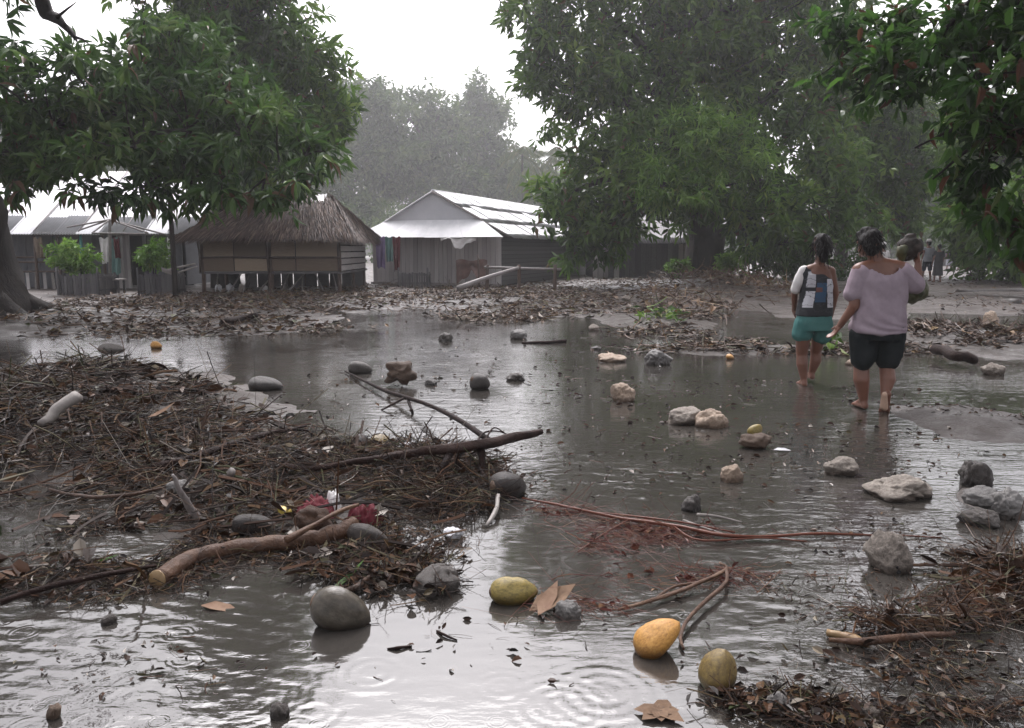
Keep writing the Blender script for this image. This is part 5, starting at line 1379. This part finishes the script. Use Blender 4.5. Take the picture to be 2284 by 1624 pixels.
debris('flood_debris', 'brown litter bank at the right beyond the walkers',
       [(2140, 765, 170, 26, 1500), (2250, 760, 80, 40, 1000), (2060, 740, 80, 12, 400), (2200, 690, 150, 14, 200), (2200, 640, 200, 20, 500)], M['litter'], 112, .15, .08, (.4, .5, .1), .05, .004, .5, (.5, .28))
debris('flood_debris', 'scattered specks of litter floating on the open water',
       [(1150, 800, 350, 60, 260), (1000, 900, 450, 80, 320), (1700, 900, 420, 60, 330), (1900, 1000, 350, 70, 240), (1500, 1040, 500, 100, 420), (2050, 1230, 250, 70, 260), (1800, 1330, 300, 60, 260), (1200, 1450, 500, 100, 60), (300, 1500, 320, 80, 90), (2100, 1480, 220, 60, 260), (2170, 940, 160, 40, 260)], M['debris'], 113, .06, .035, (.4, .5, .1), .004, .0018, .1, (.55, .3))

# ------------------------------------------------------------------ single branches, logs and sticks
def branch(name, label, cat, pts, radii, m, n=22, sides=9, wob=.3, side=(), cut=None, seed=0, zs=None):
    """pts: (picture x, y, height above ground); side: more limbs as the same lists"""
    def pw(a): return P(a[0], a[1], a[2])
    b = pw(pts[len(pts) // 2]); 
    r = empty(name, (b.x, b.y, max(0, gzp(b.x, b.y))), label, cat); bb = r.location
    c = curve_pts([pw(a) - bb for a in pts], n)
    c = c + .25 * np.mean(radii) * np.stack([fbm(np.arange(n) * .5, np.full(n, seed), s=1), fbm(np.arange(n) * .5, np.full(n, seed), s=2), fbm(np.arange(n) * .5, np.full(n, seed), s=3)], 1)
    G = Geo(); V, Q, T = tube(c, np.interp(np.linspace(0, 1, n), np.linspace(0, 1, len(radii)), radii), sides, wob, True, seed); G.add(V, Q, T)
    link('stem', G.mesh('stem', m, True), r)
    for i, (p2, r2) in enumerate(side):
        G = Geo(); c2 = curve_pts([pw(a) - bb for a in p2], 12)
        V, Q, T = tube(c2, np.interp(np.linspace(0, 1, 12), np.linspace(0, 1, len(r2)), r2), 7, .25, True, seed + i); G.add(V, Q, T)
        link('side_branch', G.mesh('side_branch', m, True), r)
    if cut is not None:
        d = norm(c[0] - c[1]); G = Geo(); V, Q, T = tube([c[0] + d * .001, c[0] + d * .006], [cut, cut * .96], 14, .12, True, seed); G.add(V, Q, T)
        link('cut_end', G.mesh('cut_end', M['cutwood'], True), r)
    return r
branch('broken_branch', 'long dark broken branch arching over the debris into open water', 'branch',
       [(500, 1010, .10), (600, 1035, .12), (690, 1045, .14), (800, 1030, .16), (920, 1010, .19), (1000, 1000, .21), (1090, 990, .21), (1150, 975, .21), (1208, 962, .21)],
       [.008, .013, .017, .021, .026, .033, .036, .034, .016], M['branch'], 34, 10, .35,
       [([(1100, 988, .21), (1030, 940, .17), (960, 905, .13), (900, 885, .08), (850, 868, .05), (770, 828, .02)], [.02, .018, .018, .017, .016, .009]),
        ([(1070, 990, .2), (1075, 1030, .12), (1072, 1068, .03), (1078, 1090, -.02)], [.028, .02, .016, .014]),
        ([(1010, 1000, .2), (985, 1045, .12), (965, 1075, .03)], [.03, .022, .014]),
        ([(1040, 992, .2), (1020, 1030, .13), (1060, 1060, .06), (1100, 1105, .0)], [.02, .015, .013, .01]),
        ([(1060, 1030, .12), (1085, 1070, .05), (1110, 1110, .0)], [.013, .012, .009]),
        ([(905, 886, .08), (870, 905, .04), (850, 915, .0)], [.012, .01, .006]),
        ([(910, 890, .08), (918, 915, .03), (922, 925, -.02)], [.014, .013, .012]),
        ([(1060, 990, .21), (1080, 965, .23), (1110, 962, .22), (1140, 972, .2)], [.006, .006, .005, .004]),
        ([(1075, 995, .2), (1100, 955, .24), (1125, 965, .22)], [.006, .005, .004])], None, 3)
branch('dark_branch', 'thin black branch lying along the back of the debris heap', 'branch', [(340, 1045, .10), (430, 1020, .13), (520, 990, .14), (610, 965, .13), (684, 950, .12)], [.022, .026, .022, .016, .010], M['branch'], 20, 8, .3,
       [([(640, 958, .13), (690, 962, .10), (694, 985, .02)], [.009, .008, .006]), ([(520, 990, .14), (580, 1005, .08), (640, 1030, .05)], [.012, .01, .008])], None, 5)
branch('fallen_log', 'smooth tan log with pale cut end lying in the litter', 'log', [(352, 1295, .035), (420, 1250, .035), (510, 1228, .035), (600, 1215, .04), (690, 1205, .045), (750, 1190, .05), (790, 1165, .07)], [.042, .039, .036, .037, .041, .038, .03], M['log'], 40, 14, .10, (), .042, 7)
branch('forked_stick', 'light brown stick lying across the tan log', 'stick', [(640, 1205, .10), (700, 1172, .12), (760, 1140, .14), (800, 1125, .14)], [.016, .013, .011, .008], M['log'], 14, 8, .25, (), None, 9)
branch('grey_stick', 'pale grey broken stick standing out of the left heap', 'stick', [(88, 946, .27), (115, 926, .31), (140, 906, .36), (172, 880, .42)], [.026, .036, .036, .040], M['stickpale'], 10, 8, .2, (), None, 11)
branch('grey_stake', 'upright grey split stake leaning in the debris heap', 'stick', [(448, 1165, .0), (425, 1130, .10), (400, 1090, .22), (384, 1060, .30)], [.026, .02, .014, .008], M['greywood'], 12, 6, .25, (), None, 13)
branch('pale_scrap', 'short pale scrap of wood below the dark branch', 'stick', [(505, 1072, .05), (512, 1060, .12), (518, 1052, .16)], [.028, .03, .022], M['stickpale'], 6, 7, .35, (), None, 14)
branch('bent_stick', 'forked brown stick bent toward the yellow coconuts', 'stick', [(1380, 1360, .01), (1470, 1335, .02), (1560, 1300, .03), (1620, 1270, .04), (1605, 1255, .05)], [.006, .008, .009, .008, .004], M['log'], 24, 7, .25,
       [([(1620, 1270, .04), (1620, 1300, .035), (1575, 1340, .03), (1535, 1380, .03), (1518, 1420, .02), (1525, 1448, .01)], [.008, .009, .010, .008, .007, .006]), ([(1560, 1300, .03), (1500, 1310, .03), (1450, 1345, .015)], [.008, .007, .005])], None, 15)
branch('red_root', 'long red root stretched across the shallow water', 'root', [(1165, 1112, .02), (1260, 1130, .02), (1380, 1155, .03), (1500, 1172, .03), (1600, 1192, .03), (1700, 1196, .02), (1830, 1190, .02), (1960, 1193, .015), (2100, 1200, .0)], [.006, .008, .010, .011, .011, .009, .007, .005, .003], M['fibre'], 40, 7, .3,
       [([(1300, 1140, .02), (1400, 1150, .04), (1520, 1165, .04), (1640, 1188, .03)], [.004, .005, .006, .004]), ([(1500, 1172, .03), (1560, 1205, .02), (1700, 1200, .02), (1800, 1208, .01)], [.005, .006, .004, .003]), ([(1400, 1160, .03), (1340, 1195, .02), (1290, 1230, .01)], [.004, .004, .003])], None, 17)
branch('pale_stick', 'thin pale stick lying beside the red root', 'stick', [(1525, 1160, .03), (1570, 1178, .03), (1625, 1196, .02)], [.006, .007, .005], M['stickpale'], 8, 6, .2, (), None, 18)
branch('pale_stick', 'thin pale stem trailing from the knotty root in open water', 'stick', [(1556, 1148, .05), (1600, 1152, .03), (1655, 1165, .01)], [.008, .006, .004], M['stickpale'], 10, 6, .2, (), None, 19)
branch('palm_stalk', 'long tan palm stalk at the near side of the fibre heap', 'stalk', [(1850, 1428, .02), (1930, 1432, .03), (2030, 1420, .03), (2130, 1412, .03)], [.010, .014, .014, .008], M['log'], 18, 7, .2, (), None, 21)
branch('yellow_stalk', 'short tan stalk with pale knobs at the left tip of the fibre heap', 'stalk', [(1845, 1412, .015), (1890, 1420, .02), (1940, 1436, .02)], [.013, .017, .012], M['cutwood'], 12, 7, .5, (), None, 22)
branch('bark_strip', 'curved orange brown bark strip behind the grey coconut', 'bark', [(760, 1320, .02), (800, 1305, .035), (842, 1272, .05)], [.007, .012, .010], M['log'], 10, 6, .3, (), None, 23)
branch('orange_strip', 'long orange bark strip curving through the left heap', 'bark', [(110, 1092, .06), (190, 1108, .06), (280, 1105, .07), (370, 1085, .08)], [.010, .013, .012, .006], M['log'], 16, 6, .3, (), None, 24)
branch('dark_pole', 'thin dark pole along the water edge of the left litter', 'stick', [(0, 1342, .05), (120, 1305, .06), (250, 1280, .06), (350, 1262, .05)], [.012, .012, .010, .007], M['branch'], 16, 7, .25, (), None, 25)
branch('pale_root', 'pale bleached root tip hanging into the water below the branch', 'root', [(1112, 1105, .06), (1106, 1140, .04), (1085, 1172, .01)], [.012, .014, .008], M['stickpale'], 8, 6, .3, (), None, 26)
branch('drift_log', 'dark log lying on the pale sand at the right', 'log', [(2168, 672, .1), (2210, 673, .1), (2270, 678, .1)], [.13, .14, .12], M['rock_dark'], 8, 10, .2, (), None, 27)
branch('drift_log', 'longer dark log on the sand behind, at the right edge', 'log', [(2135, 652, .1), (2200, 650, .1), (2284, 648, .1)], [.09, .10, .11], M['rock_dark'], 8, 10, .2, (), None, 28)
branch('snapped_stem', 'broken dark stem lying in the litter right of the walkers', 'log', [(2090, 778, .14), (2130, 792, .14), (2175, 805, .08)], [.07, .07, .05], M['branch'], 10, 9, .25, (), None, 29)
branch('floating_stick', 'thin dark stick floating level on the bright water', 'stick', [(1165, 766, .0), (1210, 764, .02), (1262, 760, .03)], [.02, .025, .03], M['branch'], 8, 6, .2, (), None, 30)
branch('floating_twig', 'small dark twig floating right of the grey coconut', 'twig', [(865, 1448, .0), (885, 1446, .006), (918, 1442, .003)], [.004, .007, .003], M['branch'], 7, 6, .4, (), None, 31)
branch('floating_twig', 'small slanted twig by a rain ring on the open foreground', 'twig', [(975, 1408, .002), (992, 1418, .006), (1020, 1428, .003)], [.006, .006, .003], M['branch'], 7, 6, .4, (), None, 32)
branch('propping_stick', 'thin upright stick standing beside the floating pod at the left', 'stick', [(220, 812, .0), (221, 805, .2), (222, 803, .32)], [.016, .016, .03], M['branch'], 6, 6, .3, (), None, 33)
branch('far_driftwood', 'dark driftwood stem on the bank left of the thatched hut', 'log', [(500, 725, .1), (540, 712, .16), (575, 702, .24)], [.10, .07, .04], M['branch'], 8, 8, .25, (), None, 34)

# ------------------------------------------------------------------ stones and coconuts
def settle(px, pyb, wpx, hpx, me, sink=.12, z0=None, rot=0.0, name='stone', label='', cat='stone', tilt=0.0, yaw=None):
    """stand an object: its lowest visible point at the picture point, wpx wide and hpx tall"""
    c = P(px, pyb); g = max(0.0, gzp(c.x, c.y)) if z0 is None else z0
    c = P(px, pyb, g); m = mpp(c)
    o = link(name, me, None)
    w, h = wpx * m, hpx * m
    o.scale = (w / 2, w / 2 * .85, h * (1 + sink) / 2)
    o.location = (c.x, c.y + w * .30, g + h * (1 - sink) / 2)
    o.rotation_euler = (0, tilt, rot if yaw is None else yaw)
    return tag(o, label, cat)
def rock(m, seed, amp=.3, sub=5):
    bm = bmesh.new(); bmesh.ops.create_icosphere(bm, subdivisions=sub, radius=1.0)
    co = np.array([v.co for v in bm.verts])
    r_ = np.random.default_rng(seed)
    k = 1 + amp * fbm(co[:, 0] * 1.1 + seed * 3.1, co[:, 1] * 1.1, co[:, 2] * 1.1, o=4, s=seed)
    for _ in range(7):   # broken flat faces
        n = norm(r_.normal(size=3)); dlim = r_.uniform(.62, .9)
        s = (co * k[:, None]) @ n; k = np.where(s > dlim, k * (dlim + (s - dlim) * .25) / np.maximum(s, 1e-3), k)
    k = k + .075 * fbm(co[:, 0] * 5, co[:, 1] * 5, co[:, 2] * 5, o=4, s=seed + 9) - .05 * np.clip(vnoise(co[:, 0] * 9, co[:, 1] * 9, co[:, 2] * 9, s=seed + 4) - .35, 0, 1)
    co = co * k[:, None]
    co = (co - (co.max(0) + co.min(0)) / 2) / ((co.max(0) - co.min(0)) / 2)
    for v, c in zip(bm.verts, co): v.co = c
    for f in bm.faces: f.smooth = True
    me = bpy.data.meshes.new('stone'); bm.to_mesh(me); bm.free(); me.materials.append(m)
    return me
RK = [(1392, 897, 56, 40, 'rock_tan', 'tan angular stone standing alone right of the bright water', 1), (1533, 948, 88, 36, 'rock_pale', 'pale rough stone, left one of the touching pair', 2), (1592, 955, 78, 40, 'rock_tan', 'brownish stone, right one of the touching pair', 3),
      (1636, 1076, 52, 38, 'rock_tan', 'small purplish tan stone in the rippled water', 4), (1882, 1062, 78, 38, 'rock_pale', 'pitted pale stone half sunk right of centre', 5), (2028, 1118, 150, 46, 'rock_pale', 'long flat pale stone lying in the water', 6),
      (1994, 1278, 104, 86, 'rock_pale', 'large whitish boulder with a dark hollow', 7), (2192, 1090, 74, 60, 'rock_dark', 'dark mottled stone upper left of the stone cluster', 8), (2212, 1130, 90, 36, 'rock_grey', 'grey stone in the middle of the right stone cluster', 9), (2256, 1150, 80, 56, 'rock_grey', 'rounded grey stone at the right edge of the cluster', 10), (2200, 1178, 86, 36, 'rock_dark', 'dark low stone at the front of the right cluster', 11),
      (2225, 838, 52, 28, 'rock_pale', 'white stone at the foot of the right litter bank', 12), (1472, 815, 66, 34, 'rock_grey', 'grey lumpy stone left of the walkers', 13), (1368, 808, 64, 18, 'rock_tan', 'flat tan stone left of the grey lumpy stone', 14), (993, 762, 34, 20, 'rock_dark', 'small dark round stone in the bright far water', 15), (1157, 757, 40, 22, 'rock_grey', 'grey stone at the end of the thin floating stick', 16),
      (1150, 850, 44, 18, 'rock_dark', 'flat dark clod right of the round husk in bright water', 17), (960, 860, 28, 14, 'rock_dark', 'little dark clod left of the round husk in bright water', 18), (1268, 1384, 62, 36, 'rock_grey', 'smooth grey stone beside the dead leaf and root', 19), (115, 1606, 36, 30, 'rock_tan', 'small pale pebble in the lower left water', 21), (2218, 720, 34, 26, 'rock_tan', 'tan stone on the sand at the right', 22),
      (1398, 668, 22, 9, 'rock_pale', 'small white stone on the far mud', 23), (1325, 738, 24, 15, 'rock_pale', 'whitish stone on the mud spit left of the green leaves', 24), (1545, 1142, 46, 36, 'rock_dark', 'knotty dark root lump in open water', 25), (1330, 780, 24, 8, 'rock_dark', 'flat dark stone at the edge of the mud spit', 27), (395, 1100, 52, 26, 'rock_grey', 'grey pebble among litter below the heap', 28), (800, 1345, 1, 1, 'rock_dark', '', 0),
      (620, 1605, 46, 30, 'rock_dark', 'dark pebble at the bottom edge left of the open water', 30), (1740, 1590, 66, 40, 'rock_grey', 'grey stone in the fibre scraps at the bottom', 31), (1950, 1615, 50, 34, 'rock_pale', 'pale stone at the bottom edge in lower right litter', 32), (2140, 1240, 60, 20, 'rock_grey', 'low grey stone right of the whitish boulder', 33), (238, 1395, 34, 20, 'rock_dark', 'small reddish dark pebble in the bright left ripples', 34), (1040, 705, 20, 10, 'rock_dark', 'tiny dark stone in the far bright water', 35), (1905, 815, 30, 12, 'rock_tan', 'tan stone between the two walkers', 36), (420, 1215, 16, 10, 'plastic', 'tiny white chip left of the tan log', 37)]
for px, pyb, w, h, m, lab, sd_ in RK:
    if lab: settle(px, pyb, w, h, rock(M[m], sd_, .34 if 'pale' in m else .3), .45, None, .0, 'stone', lab, 'stone')
o = [x for x in bpy.data.objects if x.get('label', '').startswith('large whitish')][0]
for (dx, dy, dz, r) in ((.12, -.92, -.30, .11), (.22, -.86, -.48, .09), (.05, -.93, -.12, .07), (-.25, -.9, -.25, .035), (.4, -.82, -.05, .03)):
    h_ = link('hollow', blob_mesh('hollow', M['dark'], r, 3, 2, .4, (1, .35, 1.1)), o, (dx, dy, dz))  # near-black lumps put the hollow's shade into colour; the stone has no recess

def coco(m, seed, ridge=.09, point=.14):
    """husked coconut: long axis x, three soft ridges, blunt stalk end"""
    n, k = 28, 22; V = []
    for i in range(k):
        t = -1 + 2 * (i + .0) / (k - 1); r = math.sqrt(max(0, 1 - abs(t) ** 2.3)) * (1 - .14 * t)
        a = np.arange(n) / n * 2 * PI
        rr = r * (1 + ridge * np.cos(3 * a + seed) * (1 - t * t * .3)) * (1 + .07 * fbm(np.cos(a) * 1.6 + seed, np.sin(a) * 1.6, np.full(n, t * 1.8), o=3))
        V.append(np.stack([np.full(n, t + point * max(0, t) ** 6), np.cos(a) * rr, np.sin(a) * rr], 1))
    V = np.concatenate(V)
    Q = [(i * n + j, i * n + (j + 1) % n, (i + 1) * n + (j + 1) % n, (i + 1) * n + j) for i in range(k - 1) for j in range(n)]
    return mesh('husk', V, Q, None, m, None, True)
def coconut(px, py, a_px, b_px, ang, m, label, seed, sink=0.0, yawin=0.0, cat='coconut', stalk=True):
    """centre at picture point, half length a_px, half width b_px, ang: tilt in the picture"""
    c0 = P(px, py + b_px * .75); c = P(px, py, max(.0, gzp(c0.x, c0.y)) + b_px * mpp(c0) * (.75 - sink)); m_ = mpp(c)
    r = empty('coconut', c, label, cat)
    Rm = Matrix.Rotation(yawin, 4, 'Z') @ Matrix.Rotation(ang, 4, 'Y')
    o = link('husk', coco(M[m], seed), r, None, Rm.to_euler(), (a_px * m_, b_px * m_, b_px * m_))
    if stalk:
        d = Rm @ Vector((-a_px * m_ * .98, 0, 0))
        G = Geo(); V, Q, T = tube([d * .9, d * .99, d * 1.03], [b_px * m_ * .34, b_px * m_ * .28, b_px * m_ * .10], 9, .4); G.add(V, Q, T)
        link('stalk_end', G.mesh('stalk_end', M['husk'], True), r)
    return r
coconut(757, 1360, 66, 46, .38, 'coco_grey', 'smooth grey brown coconut in the foreground water', 1, .05, 0)
coconut(1143, 1320, 52, 31, .04, 'coco_green', 'yellow green coconut floating upper left of the foreground', 2, .1, .1)
coconut(1465, 1425, 56, 36, -.62, 'coco_yellow', 'orange yellow coconut standing tilted in the water', 3, -.1, .1)
coconut(1602, 1500, 50, 40, -1.35, 'coco_olive', 'olive brown coconut standing upright near the lower middle', 4, -.05)
coconut(1132, 1085, 44, 34, .25, 'coco_black', 'large blackened coconut at the foot of the broken branch', 5, .1, .6)
coconut(565, 1172, 48, 26, .15, 'coco_black', 'blackened coconut half buried left of the red cloth', 6, .35, .2)
coconut(818, 1195, 46, 24, .25, 'coco_black', 'dark wet coconut lying behind the tan log', 7, .1, -.1)
coconut(805, 990, 22, 20, .3, 'coco_black', 'left one of two dark coconuts behind the branch', 8, .1, 1.0, stalk=False)
coconut(848, 990, 24, 20, -.3, 'coco_olive', 'right one of two dark coconuts behind the branch', 9, .1, .8, stalk=False)
coconut(590, 860, 36, 20, .1, 'rock_dark', 'brown husk sunk in the water left of the bright patch', 10, .25, .2, stalk=False)
coconut(1070, 853, 23, 20, .5, 'rock_dark', 'round dark husk standing in the bright water', 11, .0, .5)
coconut(802, 822, 26, 16, .2, 'rock_dark', 'dark husk at the far tip of the broken branch', 12, .1, .3, stalk=False)
coconut(1683, 960, 18, 13, -.5, 'coco_green', 'small yellow coconut on the far side of the touching stones', 13, -.3, .3)
coconut(348, 771, 12, 9, .2, 'coco_yellow', 'yellow fruit at the edge of the pale pool on the left', 14, .1, 0, 'fruit', False)
coconut(247, 779, 28, 13, .05, 'rock_dark', 'dark pod lying in the pale pool on the left', 15, -.5, .1, 'pod')
coconut(1628, 797, 9, 7, .3, 'coco_yellow', 'small orange fruit at the water line left of the walkers', 16, .1, 0, 'fruit', False)
o = settle(1690, 1002, 62, 30, blob_mesh('husk', M['husk'], 1.0, 21, 4, .35), .2, None, 0, 'husk', 'torn brown husk in front of the small yellow coconut', 'husk')
o = settle(888, 862, 58, 38, blob_mesh('husk', M['husk'], 1.0, 22, 4, .5), .2, None, 0, 'husk', 'split tan husk caught on the broken branch', 'husk'); o.location.z += .05
o = settle(690, 1208, 84, 46, blob_mesh('husk', M['log'], 1.0, 23, 4, .25), .2, None, 0, 'husk', 'rounded tan husk resting on the fallen log', 'husk', .3); o.location.z += .05
o = settle(975, 1322, 96, 56, blob_mesh('husk', M['rock_dark'], 1.0, 24, 4, .35), .3, None, 0, 'husk', 'hollow dark husk at the edge of the foreground water', 'husk')
o = settle(1010, 1208, 46, 26, rock(M['plastic'], 41, .4), .2, None, 0, 'stone', 'white stone at the right end of the log litter', 'stone')
o = settle(632, 1150, 36, 16, blob_mesh('fruit_piece', M['yellow_fruit'], 1.0, 26, 3, .2), .1, None, 0, 'fruit_piece', 'tan yellow piece of fruit left of the red cloth', 'fruit', .4)
o = settle(905, 1030, 46, 20, blob_mesh('scrap', M['plastic'], 1.0, 27, 3, .5), .1, None, 0, 'plastic_scrap', 'pale crumpled scrap under the broken branch', 'plastic'); o.location.z += .06
# red cloth soaked and crumpled over the log
def rag(label, px, py, w, h, m, seed, z=.03, name='soaked_cloth', amp=.05, lump=.10):
    c = P(px, py); g = max(0, gzp(c.x, c.y)); c = P(px, py, g); s = mpp(c)
    n = 34; u, v = np.meshgrid(np.linspace(-.5, .5, n), np.linspace(-.5, .5, n))
    k = .95 + .08 * fbm(u * 2 + seed, v * 2, o=2, s=seed)
    X, Y = u * w * s * k, v * h * s * 1.7 * k
    R2 = np.sqrt(u * u + v * v)
    Zz = z + lump * np.exp(-R2 ** 2 * 9) + amp * np.abs(fbm(u * 4 + .6 * v, v * 3, o=3, s=seed)) * np.clip(1.6 - R2 * 2, .2, 1) - .05 * sstep(.3, .6, R2)
    V = np.stack([X, Y, Zz], -1).reshape(-1, 3); V = np.concatenate([V, V - [0, 0, .006]])
    i = np.arange(n * n).reshape(n, n); Q = np.stack([i[:-1, :-1], i[:-1, 1:], i[1:, 1:], i[1:, :-1]], -1).reshape(-1, 4)
    o = link(name, mesh(name, V, np.concatenate([Q, Q[:, ::-1] + n * n]), None, m, None, True), None, c)
    return tag(o, label, 'cloth')
rag('soaked dark red cloth crumpled behind the light brown stick', 705, 1140, 105, 62, M['red_cloth'], 3, .0, lump=.05)
rag('red cloth end draped by the upper end of the tan log', 810, 1155, 90, 60, M['red_cloth'], 8, .0, lump=.05)
rag('white corner of cloth between the two red cloths', 745, 1138, 36, 24, M['white_cloth'], 9, .05, lump=.03)
# leaves lying by themselves
def lone_leaf(label, px, py, Lpx, wr, ang, m, seed, curl=.25):
    c = P(px, py); z = max(.0, gzp(c.x, c.y)) + .012; c = P(px, py, z); s = mpp(c)
    V, Q, T, t = leaves(np.array([[0., 0, 0]]), np.array([[math.cos(ang), math.sin(ang), .05]]), np.array([[0, -.25, 1.0]]), Lpx * s, Lpx * s * wr, 'lance', curl, .14)
    V2 = V - [0, 0, .003]
    me = mesh('leaf', np.concatenate([V, V2]), np.concatenate([Q, Q[:, ::-1] + len(V)]), np.concatenate([T, T[:, ::-1] + len(V)]), m, None, True)
    return tag(link('fallen_leaf', me, None, c), label, 'leaf')
lone_leaf('pale brown leaf floating below the tan log', 448, 1350, 95, .28, -.12, M['paleleaf'], 1)
lone_leaf('dead curled yellow brown leaf by the yellow green coconut', 1180, 1362, 120, .45, .5, M['deadleaf'], 2, -.3)
lone_leaf('second dead leaf blade crossing the curled yellow brown leaf', 1200, 1372, 100, .35, 1.1, M['paleleaf'], 3, -.4)
lone_leaf('whitish leaf scrap floating right of the yellow coconut', 1725, 1003, 40, .3, 0.0, M['plastic'], 4, .1)
lone_leaf('long green blade leaning over the fibre clump', 735, 1318, 110, .12, 1.0, M['leaf_bright'], 5, -.3)
st = empty('fallen_leaf', P(1470, 1587, .012), 'brown lobed dead leaf floating alone at the bottom right of centre', 'leaf')
for i in range(7):
    a_ = i * 2 * PI / 7 + .2; L1 = .075 * (1 + .25 * math.sin(i * 2.3))
    V, Q, T, t = leaves(np.array([[-.01 * math.cos(a_), -.01 * math.sin(a_), .0]]), np.array([[math.cos(a_), math.sin(a_) * .9, .08]]), np.array([[0, -.1, 1.0]]), L1, .05, 'lance', .12, .1)
    link('lobe', mesh('lobe', V, Q, T, M['deadleaf'], None, True), st)
lone_leaf('thin green blade in the left litter edge', 180, 1262, 80, .12, .3, M['leaf_bright'], 6, -.2)
lone_leaf('pale upright leaf on the left heap', 330, 930, 60, .35, .3, M['paleleaf'], 7, -.5)

# ------------------------------------------------------------------ rain haze over the whole place
def haze(density):
    bm = bmesh.new(); bmesh.ops.create_cube(bm, size=1.0)
    me = bpy.data.meshes.new('haze'); bm.to_mesh(me); bm.free()
    m = bpy.data.materials.new('rain_haze'); m.use_nodes = True
    N, L = m.node_tree.nodes, m.node_tree.links
    N.remove(N['Principled BSDF'])
    v = N.new('ShaderNodeVolumePrincipled'); v.inputs['Color'].default_value = (.93, .93, .95, 1); v.inputs['Density'].default_value = density; v.inputs['Anisotropy'].default_value = .55
    L.new(v.outputs[0], N['Material Output'].inputs['Volume'])
    me.materials.append(m)
    o = link('haze', me, None, (0, 61, 14.0), None, (246, 158, 34))
    tag(o, 'pale rain haze filling the air over the flooded village', None, None, 'stuff')
haze(.0014)
